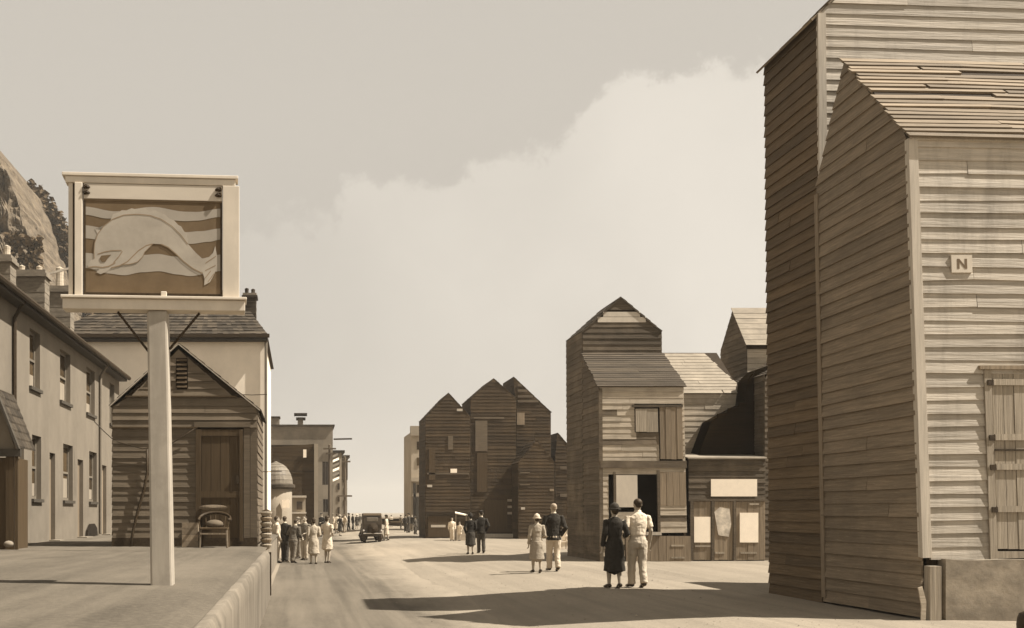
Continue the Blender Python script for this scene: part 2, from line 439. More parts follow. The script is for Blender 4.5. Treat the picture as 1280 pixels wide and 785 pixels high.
# set-back end of the wall, beyond the step
MB().box(-1.2, 21.35, -.4, -.82, 40, .70).build('terrace_end_wall', M['concrete'])['kind'] = 'structure'
fd = empty('dark_upright', (-.72, 21.36, -.2), 'dark upright piece at the far end of the terrace wall', 'post')
MB().box(-.78, 21.31, -.2, -.615, 21.50, .72).build('timber', M['iron'], fd)  # plain dark upright piece closing the end of the wall
mi = empty('mooring_iron', (-.62, 10.2, 0), 'short bent black iron bar fixed to the near face of the terrace wall', 'iron bar')
b_ = P(247, 752, 6.95); 
mi.location = (-.60, 6.4, .2)
MB().tube([(-.585, 6.3, -.1), (-.585, 6.3, .62), (-.60, 6.5, .74), (-.62, 6.72, .775)], [.025, .025, .024, .02], 7).build('bar', M['iron'], mi)

# ------------------------------------------------------------------ boarded walls
rb = random.Random(11)
def srange(poly, t):
    xs_ = []
    n = len(poly)
    for i in range(n):
        (s0, t0), (s1, t1) = poly[i], poly[(i+1) % n]
        if (t0 <= t <= t1 or t1 <= t <= t0) and abs(t1-t0) > 1e-6:
            xs_.append(s0 + (s1-s0)*(t-t0)/(t1-t0))
        elif abs(t1-t0) <= 1e-6 and abs(t-t0) < 1e-6:
            xs_ += [s0, s1]
    return (min(xs_), max(xs_)) if xs_ else None
def boards(parent, O, u, v, n, poly, pitch, m, th=.026, holes=(), jag=0, joint=.35, stuff=False, warp=None, name='board', jit=.006, alt=None, altp=0, missing=0):
    """lap boards covering the polygon poly (s along u, t along v from O), each a wedge of its own; the foot of each stands proud"""
    O = Vector(O); u = Vector(u).normalized(); v = Vector(v).normalized(); n = Vector(n).normalized()
    flip = u.cross(v).dot(n) < 0
    t0 = min(p[1] for p in poly); t1 = max(p[1] for p in poly)
    rows = max(1, round((t1-t0)/pitch)); h = (t1-t0)/rows
    acc = MB()
    for r in range(rows):
        a = t0 + r*h; b = a + h
        lo = srange(poly, a + 1e-4); hi = srange(poly, min(b, t1 - 1e-4))
        if not lo or not hi: continue
        segs = [(lo[0], lo[1], hi[0], hi[1])]
        for (hs0, hs1, ht0, ht1) in holes:
            mid = (a+b)/2
            if ht0 < mid < ht1:
                new = []
                for (a0, a1, b0, b1) in segs:
                    if hs1 <= min(a0, b0) or hs0 >= max(a1, b1): new.append((a0, a1, b0, b1)); continue
                    if hs0 > min(a0, b0) + .02: new.append((a0, min(a1, hs0), b0, min(b1, hs0)))
                    if hs1 < max(a1, b1) - .02: new.append((max(a0, hs1), a1, max(b0, hs1), b1))
                segs = new
        out = []
        for (a0, a1, b0, b1) in segs:
            L = a1 - a0
            if rb.random() < joint and L > 1.0:
                c = a0 + L*rb.uniform(.25, .75)
                out += [(a0, c-.003, b0, c-.003), (c+.003, a1, c+.003, b1)]
            else: out.append((a0, a1, b0, b1))
        for (a0, a1, b0, b1) in out:
            if missing and rb.random() < missing: continue
            j0 = rb.uniform(-jit, jit); j1 = rb.uniform(-jit, jit)
            e0 = rb.uniform(-jag, jag) if jag else 0; e1 = rb.uniform(-jag, jag) if jag else 0
            tk = th*rb.uniform(.8, 1.25)
            def q(s, t, d): return O + u*s + v*t + n*d
            ov = min(.02, h*.12)
            pts = [q(a0-e0, a-ov+j0, -.01), q(a1+e1, a-ov+j1, -.01), q(a1+e1, a-ov+j1, tk), q(a0-e0, a-ov+j0, tk),
                   q(b0-e0, b+.004, -.01), q(b1+e1, b+.004, -.01), q(b1+e1, b+.004, tk*.28), q(b0-e0, b+.004, tk*.28)]
            if flip: pts = [pts[1], pts[0], pts[3], pts[2], pts[5], pts[4], pts[7], pts[6]]
            if stuff: acc.hexa(pts)
            else:
                mm = alt if (alt and rb.random() < altp) else m
                MB().hexa(pts).build(name, mm, parent, warp=warp)
    if stuff:
        o = acc.build('boarding', m, parent, warp=warp); o['kind'] = 'stuff'
        return o
def planks(parent, x0, x1, y, z0, z1, nn, m, th=.03, name='plank', warp=None):
    """upright planks facing the camera between x0 and x1, proud of y"""
    wd = (x1-x0)/nn
    for i in range(nn):
        d = th*rb.uniform(.85, 1.15)
        MB().box(x0+i*wd+.004, y-d, z0+rb.uniform(-.008,.008), x0+(i+1)*wd-.004, y+.01, z1+rb.uniform(-.004,.004)).build(name, m, parent, warp=warp)
def vbox(parent, name, m, x0, y0, z0, x1, y1, z1, warp=None, bevel=0):
    return MB().box(x0, y0, z0, x1, y1, z1).build(name, m, parent, warp=warp, bevel=bevel)

def front_gable(h, x0, x1, y0, y1, z0, ze, zr, m, roofm, pitch=.19, xa=None, stuff=False, left=True, right=False, holes=(), oh=.03, warp=None, front_from=None, joint=.35, sideboards=None, verge=M['corner'], alt=None, altp=0, roofl=True):
    """net house with its gable towards the camera, ridge running away from it"""
    xa = xa if xa is not None else (x0+x1)/2
    MB().prism([(x0+.02, y0+.02, z0), (x1-.02, y0+.02, z0), (x1-.02, y0+.02, ze-.02), (xa, y0+.02, zr-.03), (x0+.02, y0+.02, ze-.02)], (0, y1-y0-.04, 0)).build('frame', M['core'], h, warp=warp)
    zf = front_from if front_from is not None else z0
    boards(h, (x0, y0, zf), (1,0,0), (0,0,1), (0,-1,0), [(0,0), (x1-x0,0), (x1-x0, ze-zf), (xa-x0, zr-zf-.03), (0, ze-zf)], pitch, m, stuff=stuff, holes=holes, warp=warp, joint=joint, alt=alt, altp=altp)
    if left: boards(h, (x0, y0, z0), (0,1,0), (0,0,1), (-1,0,0), [(0,0), (y1-y0,0), (y1-y0, ze-z0), (0, ze-z0)], pitch, m, stuff=stuff, warp=warp, joint=joint)
    if right: boards(h, (x1, y0, z0), (0,1,0), (0,0,1), (1,0,0), [(0,0), (y1-y0,0), (y1-y0, ze-z0), (0, ze-z0)], pitch, m, stuff=True, warp=warp)
    # roof slopes
    sides = [(x1, Vector((xa-x1, 0, zr-ze)), 1)]
    if roofl: sides.append((x0, Vector((xa-x0, 0, zr-ze)), -1))
    for (xe, vv, sg) in sides:
        L = vv.length; vn = vv.normalized(); nn_ = Vector((vn.z*sg, 0, abs(vn.x)))
        boards(h, Vector((xe, y0-oh, ze)) - vn*oh, (0,1,0), vn, nn_, [(0,0), (y1-y0+2*oh,0), (y1-y0+2*oh, L+oh), (0, L+oh)], pitch*1.2, roofm, stuff=True, warp=warp, jag=.02)

# ================================================================== RIGHT: nearest net house
XW = 9.13
def lean(p):     # the old house leans over the street
    return Vector((p.x - .24*max(0, p.z)/7.1 * (1 - .45*(p.y-14.6)/2.8), p.y + .06*(p.x-XW), p.z + .012*math.sin(p.x*1.3)*(p.z > .8)))
y0, yb = 14.6, 17.40
ze, zr, yr = 7.13, 8.98, 16.33
x1n = 12.2
h = empty('net_house', (XW, y0, 0), 'nearest black net house with the letter plate and a ledged plank door', 'net house', 'tall boarded net houses')
near = h
MB().prism([(XW+.08, y0+.05, .2), (XW+.08, yb-.0, .2), (XW+.08, yb, 7.1), (XW+.08, yr, zr-.1), (XW+.08, y0+.05, ze-.08)], (x1n-XW-.1, 0, 0)).build('frame', M['core'], h, warp=lean)
dx0, dx1 = XW+.12 + (1233-1152)*y0/F, XW + 2.25
dz0, dz1 = PZ(690, y0), PZ(462, y0)
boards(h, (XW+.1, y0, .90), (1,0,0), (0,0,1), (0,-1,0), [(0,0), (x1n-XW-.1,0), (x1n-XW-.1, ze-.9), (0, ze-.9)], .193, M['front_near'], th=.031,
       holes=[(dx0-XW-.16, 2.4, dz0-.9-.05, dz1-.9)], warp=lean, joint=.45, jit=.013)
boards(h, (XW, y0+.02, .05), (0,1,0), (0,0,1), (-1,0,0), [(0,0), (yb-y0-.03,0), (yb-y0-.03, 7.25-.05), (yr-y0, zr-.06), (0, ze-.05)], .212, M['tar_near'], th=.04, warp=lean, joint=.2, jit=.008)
vn = Vector((0, yr-y0, zr-ze)); L = vn.length; vn.normalize()
boards(h, Vector((XW-.06, y0, ze)) - vn*.12, (1,0,0), vn, (0,-vn.z,vn.y), [(0,0), (x1n-XW,0), (x1n-XW, L+.14), (0, L+.14)], .135, M['roof_near'], th=.03, jag=.05, warp=lean, joint=.75, jit=.010, missing=.05)
MB().hexa([V(XW-.01, y0+.0, ze-.03), V(x1n, y0, ze-.03), V(x1n, yr, zr-.03), V(XW-.01, yr, zr-.03), V(XW-.01, y0, ze+.0), V(x1n, y0, ze), V(x1n, yr, zr), V(XW-.01, yr, zr)]).build('roof_deck', M['core'], h, warp=lean)
vbox(h, 'corner_board', M['corner'], XW-.035, y0-.045, .92, XW+.105, y0+.06, ze-.1, lean)
vbox(h, 'corner_board', M['plank_v'], XW-.045, 17.30, .1, XW+.02, 17.42, 7.1, lean)
vbox(h, 'eaves_board', M['corner'], XW+.0, y0-.05, ze-.12, x1n, y0-.012, ze-.02, lean)
# number-like letter plate
lx, lz = PX(1195, y0)+.10, PZ(341, y0)
yp = y0-.052
pl = vbox(h, 'letter_plate', M['white_paint'], lx, yp, lz, lx+.315, yp+.03, lz+.255, lean)
nx0, nx1, nz0, nz1, sw = lx+.085, lx+.235, lz+.055, lz+.20, .034
lt = MB()
for poly in ([(nx0,nz0),(nx0+sw,nz0),(nx0+sw,nz1),(nx0,nz1)], [(nx1-sw,nz0),(nx1,nz0),(nx1,nz1),(nx1-sw,nz1)],
             [(nx0+sw,nz1-.045),(nx0+sw,nz1),(nx1-sw,nz0+.045),(nx1-sw,nz0)]):
    lt.prism([(a, yp-.003, b) for a, b in poly], (0, .005, 0))
lto = lt.build('letter', M['sign_dk'], pl, warp=lean)
# ledged door
dr = empty('door', (0,0,0)); dr.parent = h; dr.location = (dx0-XW, 0, dz0)
planks(dr, dx0+.05, dx1, y0-.005, dz0+.03, dz1-.03, 7, M['plank_vp'], .03, warp=lean)
for py in (478, 547, 584, 637):
    z = PZ(py, y0)
    vbox(dr, 'ledge', M['plank_vp'], dx0+.05, y0-.058, z-.045, dx1, y0-.036, z+.045, lean)
    vbox(dr, 'hinge', M['iron'], dx0-.035, y0-.066, z-.05, dx0+.052, y0-.036, z+.03, lean)
z = PZ(563, y0)
vbox(dr, 'bolt', M['iron'], dx0+.05, y0-.060, z-.012, dx1, y0-.034, z+.012, lean)
vbox(h, 'door_post', M['plank_vp'], dx0-.075, y0-.05, dz0-.22, dx0+.035, y0+.03, dz1, lean)
vbox(h, 'lintel', M['plank_v'], dx0-.15, y0-.075, dz1, dx1, y0+.03, dz1+.055, lean)
vbox(h, 'door_sill', M['plank_vp'], dx0+.04, y0-.045, dz0-.10, dx1, y0+.03, dz0, lean)
vbox(h, 'sill_board', M['plank_vp'], dx0+.04, y0-.035, dz0-.21, dx1, y0+.03, dz0-.115, lean)
# foundation, post and rags of board at the foot of the corner
fp = PX(1184, 14.45)
M['plinth'] = mat('stained_plinth_concrete', S2(.30), S2(.17), (2.5,2.5,3), .95, 0, .6, stain=S2(.12), stain_scale=1.6)
pb = MB(); nxs = 14
prev = None
pv = []
for i in range(nxs+1):
    x = fp + (x1n+.3-fp)*i/nxs
    pv.append((x, PZ(700, 14.4) + .02*noise.noise((x*2, 1, 0))))
poly = [(fp, y0-.12, -.2)] + [(x1n+.3, y0-.12, -.2)] + [(x, y0-.12, z) for x, z in pv[::-1]]
pb.prism(poly, (0, .5, 0)); pb.build('foundation', M['plinth'], h)
vbox(h, 'corner_post', M['plank_vp'], PX(1165, 14.4), y0-.16, -.1, PX(1179, 14.4), y0-.02, PZ(708, 14.4))
tn = MB().prism([P(1148,735,14.45), P(1153,733,14.45), P(1158,752,14.45), P(1157,783,14.45), P(1151,783,14.45), P(1152,758,14.45)], (0,.02,0)).build('split_board', M['bleach_lit'], h)

kg = empty('cask', (PX(1292, 12.6), 12.6, 0), 'dark round cask by the plinth at the picture edge', 'barrel')
kb = MB().tube([(kg.location.x, 12.6, z) for z in (0, .08, .16, .24, .3)], [.15, .175, .18, .17, .15], 18).build('staves', M['iron'], kg, smooth=True)

# tall net house behind it
yt0, yt1 = 17.42, 19.40
zte = 10.25
def lean2(p): return Vector((p.x - .10*max(0, p.z)/10, p.y + .06*(p.x-XW)*max(0, 1-max(0, p.y-17.42)/1.9), p.z))
h = empty('net_house', (XW, yt0, 0), 'tallest net house, rising out of the frame behind the letter plate house', 'net house', 'tall boarded net houses')
x1t = 13.6
MB().prism([(XW+.02, yt0+.02, 0), (x1t, yt0+.02, 0), (x1t, yt0+.02, zte), ((XW+x1t)/2, yt0+.02, zte+2.2), (XW+.02, yt0+.02, zte)], (0, yt1-yt0-.04, 0)).build('frame', M['core'], h, warp=lean2)
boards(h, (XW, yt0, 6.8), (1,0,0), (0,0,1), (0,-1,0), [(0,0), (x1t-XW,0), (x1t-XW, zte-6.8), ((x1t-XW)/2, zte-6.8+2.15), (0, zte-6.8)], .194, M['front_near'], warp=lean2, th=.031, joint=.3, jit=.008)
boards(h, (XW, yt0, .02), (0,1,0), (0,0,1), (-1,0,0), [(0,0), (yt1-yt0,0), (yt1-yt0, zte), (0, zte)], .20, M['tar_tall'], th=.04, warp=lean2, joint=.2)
vbox(h, 'corner_board', M['corner'], XW-.03, yt0-.05, 6.5, XW+.11, yt0+.02, zte, lean2)
for sg, xe in ((-1, XW), (1, x1t)):
    vv = Vector((-sg*(x1t-XW)/2, 0, 2.2)); L = vv.length; vv.normalize()
    boards(h, Vector((xe, yt0-.03, zte)) - vv*.16, (0,1,0), vv, (sg*vv.z, 0, abs(vv.x)), [(0,0), (yt1-yt0+.08,0), (yt1-yt0+.08, L+.16), (0, L+.16)], .2, M['roof_near'], warp=lean2, jag=.03, joint=.2)

# hidden neighbours whose shade falls into view
h = empty('net_house', (12.4, 19.47, 0), 'low net house just behind the tallest one, only its shade in view', 'net house', 'tall boarded net houses')
front_gable(h, 12.4, 15.2, 19.47, 21.6, 0, 5.2, 6.6, M['tar_mid'], M['roof_mid'], stuff=True)
# ================================================================== MIDDLE net houses
XM = 9.62
ym = 32.0; ym2 = 33.85; ym3 = 35.9
zme, zmr = PZ(413.5, ym2), PZ(371, ym2)
xm1 = PX(829, ym2)
h = empty('net_house', (XM, ym, 0), 'net house in mid street with a pale band in its gable and an open hatch', 'net house', 'tall boarded net houses')
def lean3(p): return Vector((p.x - .05*max(0, p.z)/7 + .09*(1 - min(1, max(0, p.z)/5.5))*(p.x-XM)/2.8, p.y, p.z))
front_gable(h, XM, xm1, ym2, ym3, 0, zme, zmr, M['tar_mid'], M['roof_mid'], pitch=.2, left=True, xa=PX(778, ym2), front_from=5.9, warp=lean3, joint=.2, oh=.0,
            holes=[(0, 9, PZ(403, ym2)-5.9, PZ(389.5, ym2)-5.9)])
# pale band
for (a, b, z0_, z1_) in ((749, 809, 403, 396.5), (756, 802, 396, 390)):
    vbox(h, 'board', M['white_paint'], PX(a, ym2), ym2-.03, PZ(z0_, ym2), PX(b, ym2), ym2+.01, PZ(z1_, ym2), lean3)
for s0, s1, zz0, zz1 in ((730, 778, 413.5, 371), (829, 778, 413.5, 371)):
    MB().bar(P(s0, zz0, ym2-.02)-V(0,0,.04), P(s1, zz1, ym2-.02)-V(0,0,.04), .02, .07, up=(0,1,0)).build('bargeboard', M['tar_mid'], h, warp=lean3)
xp1 = PX(856, ym)
zpe, zpr = PZ(482, ym), PZ(442, ym2)
MB().prism([(XM+.02, ym+1.3, 0), (XM+.02, ym2, 0), (XM+.02, ym2, zpr), (XM+.02, ym+1.3, zpe+(zpr-zpe)*.68)], (xp1-XM-.04, 0, 0)).build('porch_frame', M['core'], h, warp=lean3)
def m_rect(a, b, t, bt, y=ym): return (PX(a, y)-XM, PX(b, y)-XM, PZ(bt, y), PZ(t, y))
hs = [m_rect(794, 823.5, 506, 541), m_rect(824, 853, 503, 577), m_rect(761, 822, 590, 667), m_rect(824, 856, 590, 632), m_rect(780, 862, 668, 720)]
boards(h, (XM, ym, .0), (1,0,0), (0,0,1), (0,-1,0), [(0,0), (xp1-XM,0), (xp1-XM, zpe), (0, zpe)], .186, M['bleach_lit'], holes=hs, warp=lean3, joint=.3, jit=.008, alt=M['tar_mid'], altp=.10, th=.02)
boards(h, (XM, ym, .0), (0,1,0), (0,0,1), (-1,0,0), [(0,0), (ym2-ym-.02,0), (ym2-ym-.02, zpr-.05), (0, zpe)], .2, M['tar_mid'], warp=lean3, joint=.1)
vv = Vector((0, ym2-ym, zpr-zpe)); L = vv.length; vv.normalize()
boards(h, Vector((XM-.06, ym, zpe))-vv*.05, (1,0,0), vv, (0,-vv.z,vv.y), [(0,0), (xp1-XM+.14,0), (xp1-XM+.10, L+.1), (0, L+.1)], .14, M['roof_mid'], warp=lean3, jag=.03)
def onM(name, m, a, b, t, bt, d0, d1, y=ym, par=None):
    return vbox(par or h, name, m, PX(a, y), y-d1, PZ(bt, y), PX(b, y), y-d0, PZ(t, y), lean3)
vbox(h, 'corner_board', M['tar_mid'], XM-.03, ym-.04, 0, XM+.08, ym+.02, zpe-.1, lean3)
planks(h, PX(795, ym), PX(823, ym), ym-.005, PZ(540, ym), PZ(511, ym), 2, M['plank_vp'], .035, name='hatch_plank', warp=lean3)
onM('hatch_head', M['tar_mid'], 791, 854, 506, 509, -.01, .06)
dr = empty('loft_door', (0,0,0)); dr.parent = h
planks(dr, PX(825, ym), PX(853, ym), ym-.005, PZ(574, ym), PZ(508, ym), 4, M['plank_v'], .04, warp=lean3)
onM('string_board', M['tar_mid'], 751, 857, 576, 585, -.01, .05)
vbox(h, 'porch_floor', M['core'], XM+.03, ym+.03, 0, xp1-.03, ym+1.3, .02, lean3)
vbox(h, 'side_lining', M['core'], XM+.012, ym+.03, .02, XM+.03, ym+1.3, zpe, lean3)
vbox(h, 'side_lining', M['core'], xp1-.09, ym+.03, .02, xp1-.01, ym+1.3, zpe, lean3)
onM('jamb', M['tar_mid'], 767, 769.5, 590, 666, -.01, .05)
onM('jamb', M['tar_mid'], 820.5, 823.5, 588, 667, -.01, .05)
onM('white_shutter', M['white_paint'], 770, 796, 594, 634, -.01, .05)
onM('counter_panel', M['bleach_lit'], 770, 796, 640, 666, -.01, .03)
onM('sill', M['corner'], 796, 824, 665, 669, -.01, .10)
planks(h, PX(824, ym), PX(856, ym), ym-.005, PZ(632, ym), PZ(590, ym), 4, M['plank_v'], .025, warp=lean3)
planks(h, PX(781, ym), PX(860, ym), ym-.005, 0, PZ(670, ym), 8, M['plank_v'], .03, warp=lean3)
for a, b, t in ((836, 852, 681), (836, 852, 696)):
    onM('ledge', M['plank_vp'], a, b, t, t+2, .03, .05)
# adjoining boarded store with notices
yu = 34.0; yl = 32.35
XS0, XS1 = PX(855, yu), 15.0
h = empty('net_store', (XS0, yl, 0), 'lower boarded store with pale roof and white notices by the hatch house', 'boarded store')
zue, zur = PZ(490, yu), PZ(441, 36)
MB().prism([(XS0, yu+.02, 0), (XS0, 38, 0), (XS0, 38, zue), (XS0, 36, zur), (XS0, yu+.02, zue)], (XS1-XS0, 0, 0)).build('frame', M['core'], h)
boards(h, (XS0, yu, 3.0), (1,0,0), (0,0,1), (0,-1,0), [(0,0), (XS1-XS0,0), (XS1-XS0, zue-3), (0, zue-3)], .185, M['bleach_lit'], joint=.3, jit=.012, th=.02)
vv = Vector((0, 36-yu, zur-zue)); L = vv.length; vv.normalize()
boards(h, Vector((XS0-.1, yu, zue))-vv*.06, (1,0,0), vv, (0,-vv.z,vv.y), [(0,0), (XS1-XS0+.25,0), (XS1-XS0-.35, L), (0, L)], .20, M['roof_pale'], th=.018, jag=.03, joint=.3)
xl0, xl1 = PX(860.5, yl), 15.05
zle = PZ(574, yl)
MB().box(xl0+.02, yl+.02, 0, xl1-.02, yu+.3, zle-.02).build('shop_frame', M['core'], h)
MB().hexa([V(xl0-.05, yl-.1, zle-.0), V(xl1+.05, yl-.1, zle), V(xl1+.05, yu, zle+.25), V(xl0-.05, yu, zle+.25), V(xl0-.05, yl-.1, zle+.05), V(xl1+.05, yl-.1, zle+.05), V(xl1+.05, yu, zle+.3), V(xl0-.05, yu, zle+.3)]).build('lean_to_roof', M['roof_pale'], h)
zb = PZ(624, yl)
boards(h, (xl0, yl, zb), (1,0,0), (0,0,1), (0,-1,0), [(0,0), (xl1-xl0,0), (xl1-xl0, zle-zb), (0, zle-zb)], .19, M['tar_mid'], joint=.3)
vbox(h, 'rail', M['tar_mid'], xl0-.02, yl-.06, zb-.06, xl1, yl+.01, zb)
for a, b in ((862, 866), (888.5, 892), (916, 919)):
    vbox(h, 'door_post', M['tar_mid'], PX(a, yl), yl-.06, 0, PX(b, yl), yl+.01, zb-.065)
for a, b, n_ in ((866.5, 888, 3), (892.5, 915.5, 4), (919.5, 956, 5)):
    planks(h, PX(a, yl), PX(b, yl), yl-.0, .03, zb-.07, n_, M['plank_v'], .03)
def onS(name, m, a, b, t, bt, d=.05):
    o = vbox(h, name, m, PX(a, yl), yl-d, PZ(bt, yl), PX(b, yl), yl-d+.02, PZ(t, yl)); return o
onS('name_board', M['paper'], 888, 945.5, 599, 620.5)
onS('notice', M['paper'], 867, 887.5, 646, 678)
onS('notice', M['paper'], 924, 947, 641, 678)
tb_ = MB().prism([P(893,640,yl-.05), P(900,634,yl-.05), P(912,636,yl-.05), P(914,655,yl-.05), P(911,671,yl-.05), P(898,669,yl-.05)], (0,.015,0)).build('torn_notice', M['paper_old'], h)
for a, b, t in ((868, 888, 681.5), (893, 905, 690), (925, 945, 690), (936, 948, 629)):
    onS('ledge', M['plank_vp'], a, b, t, t+2.2, .05)
h = empty('dark_block', (PX(916, 33.2), 33.2, zle+.3), 'near-black block with stepped sloping side above the notice shopfront', 'lean-to')
M['pitch'] = mat('near_black_board', S(.016), S(.010), HG, 1, .1, .2, spec=0)  # stepped block is near-black in its plain base colour
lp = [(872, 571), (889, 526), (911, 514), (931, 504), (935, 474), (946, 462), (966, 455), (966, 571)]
MB().prism([P(a, b, 33.25) for a, b in lp], (0, .74, 0)).build('block_body', M['pitch'], h)
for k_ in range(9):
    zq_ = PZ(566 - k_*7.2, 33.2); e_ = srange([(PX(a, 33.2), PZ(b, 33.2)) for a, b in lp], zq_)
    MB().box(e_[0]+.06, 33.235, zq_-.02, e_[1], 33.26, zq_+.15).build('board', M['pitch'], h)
# house to its side that shades it
h = empty('net_house', (15.12, 32.6, 0), 'net house end-on beside the notice store, mostly hidden by the tall house', 'net house', 'tall boarded net houses')
front_gable(h, 15.12, 18.2, 32.55, 35.4, 0, 6.05, 6.9, M['tar_mid'], M['roof_mid'], stuff=True)
# gabled house behind, its pale roof facing us
xg = 16.05
yg0, yg1 = xg*F/(934-CX), xg*F/(901-CX)
ygr = xg*F/(917-CX)
zge, zgr = PZ(426, yg0), PZ(385, ygr)
h = empty('net_house', (xg, yg0, 0), 'net house behind the store with dark gable side and pale roof', 'net house', 'tall boarded net houses')
xg1 = 20
MB().prism([(xg+.02, yg0+.02, 0), (xg+.02, yg1, 0), (xg+.02, yg1, zge), (xg+.02, ygr, zgr), (xg+.02, yg0+.02, zge)], (xg1-xg, 0, 0)).build('frame', M['core'], h)
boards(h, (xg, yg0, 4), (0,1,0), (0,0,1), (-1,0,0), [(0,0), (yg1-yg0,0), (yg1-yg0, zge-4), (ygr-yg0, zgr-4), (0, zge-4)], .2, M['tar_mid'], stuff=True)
boards(h, (xg, yg0, 4), (1,0,0), (0,0,1), (0,-1,0), [(0,0), (xg1-xg,0), (xg1-xg, zge-4), (0, zge-4)], .2, M['bleach_lit'], joint=0)
vv = Vector((0, ygr-yg0, zgr-zge)); L = vv.length; vv.normalize()
boards(h, Vector((xg-.1, yg0, zge))-vv*.2, (1,0,0), vv, (0,-vv.z,vv.y), [(0,0), (xg1-xg,0), (xg1-xg, L+.2), (0, L+.2)], .3, M['roof_pale'], th=.015)
vbox(h, 'fascia', M['core'], xg-.05, yg0-.06, zge-.3, xg1, yg0-.03, zge-.06)
# ================================================================== FAR net houses
yf = 61.0
def far_house(lbl, a, b, apx, ey, ay, base, depth=3.2, y=yf, m='tar_far', roofm='tar_far', xa=None, **kw):
    x0, x1 = PX(a, y), PX(b, y)
    hh = empty('net_house', (x0, y, gz(x0)), lbl, 'net house', 'tall boarded net houses')
    front_gable(hh, x0, x1, y, y+depth, 0, PZ(ey, y), PZ(ay, y), M[m], M[roofm], pitch=.2, xa=PX(apx, y), stuff=True, **kw)
    return hh
def onF(hh, name, m, a, b, t, bt, y=yf, d=.06):
    return vbox(hh, name, M[m], PX(a, y), y-d, max(0.02, PZ(bt, y)), PX(b, y), y-d+.03, PZ(t, y))
h = far_house('leftmost far net house, standing alone with a white chip on its front', 532, 588, 560.5, 521, 491, 672, y=60.5)
onF(h, 'white_board', 'paper', 563, 571, 586, 591, 60.5); onF(h, 'pale_board', 'corner', 571, 578, 511, 514, 60.5)
onF(h, 'shutter', 'hut', 560, 566, 545, 562, 60.5); onF(h, 'shutter', 'hut_dk', 536, 544, 560, 600, 60.5)
onF(h, 'pale_board', 'hut', 534, 586, 591, 593, 60.5); onF(h, 'pale_board', 'corner', 534, 540, 606, 609, 60.5)
onF(h, 'ground_floor_front', 'hut_dk', 535, 562, 645, 671, 60.5); onF(h, 'counter', 'corner', 538, 556, 656, 659, 60.5, .3); onF(h, 'beam', 'core', 533, 590, 640, 644, 60.5, .12)
h = far_house('far net house second from the left, tall with a pale doorway strip', 588.5, 645, 617, 498, 473, 668)
onF(h, 'loft_door', 'hut', 594, 609, 526, 564); onF(h, 'loft_door', 'hut_dk', 596, 609, 566, 615); onF(h, 'lintel', 'hut', 592, 630, 521.5, 523.5)
onF(h, 'door', 'hut_dk', 606, 634, 625, 665); onF(h, 'step', 'corner', 606, 655, 667, 672, yf, .4)
for t in (624, 632, 640): onF(h, 'ledge', 'plank_vp', 634, 645, t, t+3)
h = far_house('far net house third from the left, with weathered gable and small pale shutter', 645.6, 688.5, 642, 515, 471, 668, y=61.6, m='tar_far')
onF(h, 'shutter', 'plank_v', 646, 655.5, 516, 531, 61.6)
for k_, t in enumerate((480, 487, 494, 500)): onF(h, 'pale_board', 'hut', 647, 652+k_*7, t, t+3.0, 61.6)
h = far_house('short gabled net house against the third far one, ragged gable', 648, 693, 671, 578, 550, 668, y=59.2, depth=2.3, roofl=True)
for t in (550, 565): onF(h, 'pale_board', 'hut', 650, 662, t+40, t+41.5, 59.2)
onF(h, 'pale_board', 'corner', 651, 656, 634, 637, 59.2); onF(h, 'pale_board', 'plank_v', 687, 692, 611, 614, 59.2)
h = far_house('small net house half hidden between the far group and the hatch house', 694, 722, 697, 570, 541, 668, y=63, depth=3)
for t in (583, 617): onF(h, 'pale_board', 'hut', 700, 720, t, t+4, 63)

# building at the right of the street end: narrow pale tower with balconies
yt = 86
h = empty('tower_house', (PX(514, yt), yt, 0), 'narrow pale tower house with balconies beyond the far net houses', 'house')
xa_, xb_ = PX(514, yt), PX(534, yt)
MB().box(xa_, yt, 0, xb_, yt+6, PZ(540, yt)).build('wall', M['far_pale'], h)
for a, t, bt in ((512.5, 533, 545), (513, 597, 602), (515, 617, 621), ):
    MB().box(PX(a, yt), yt-.5, PZ(bt, yt), PX(532, yt), yt+.0, PZ(t, yt)).build('balcony', M['far_pale'], h)
for t in (552, 572, 606, 627, 640):
    MB().box(PX(521, yt), yt-.05, PZ(t+10, yt), PX(525, yt), yt-.005, PZ(t, yt)).build('window', M['glass'], h)
MB().box(PX(516, yt), yt-.5, 0, PX(519, yt), yt-.2, PZ(604, yt)).build('balcony_post', M['dk_frame'], h)
MB().box(PX(519, yt), yt-.6, 0, PX(531, yt), yt-.55, PZ(622, yt)).build('dark_front', M['dk_frame'], h)

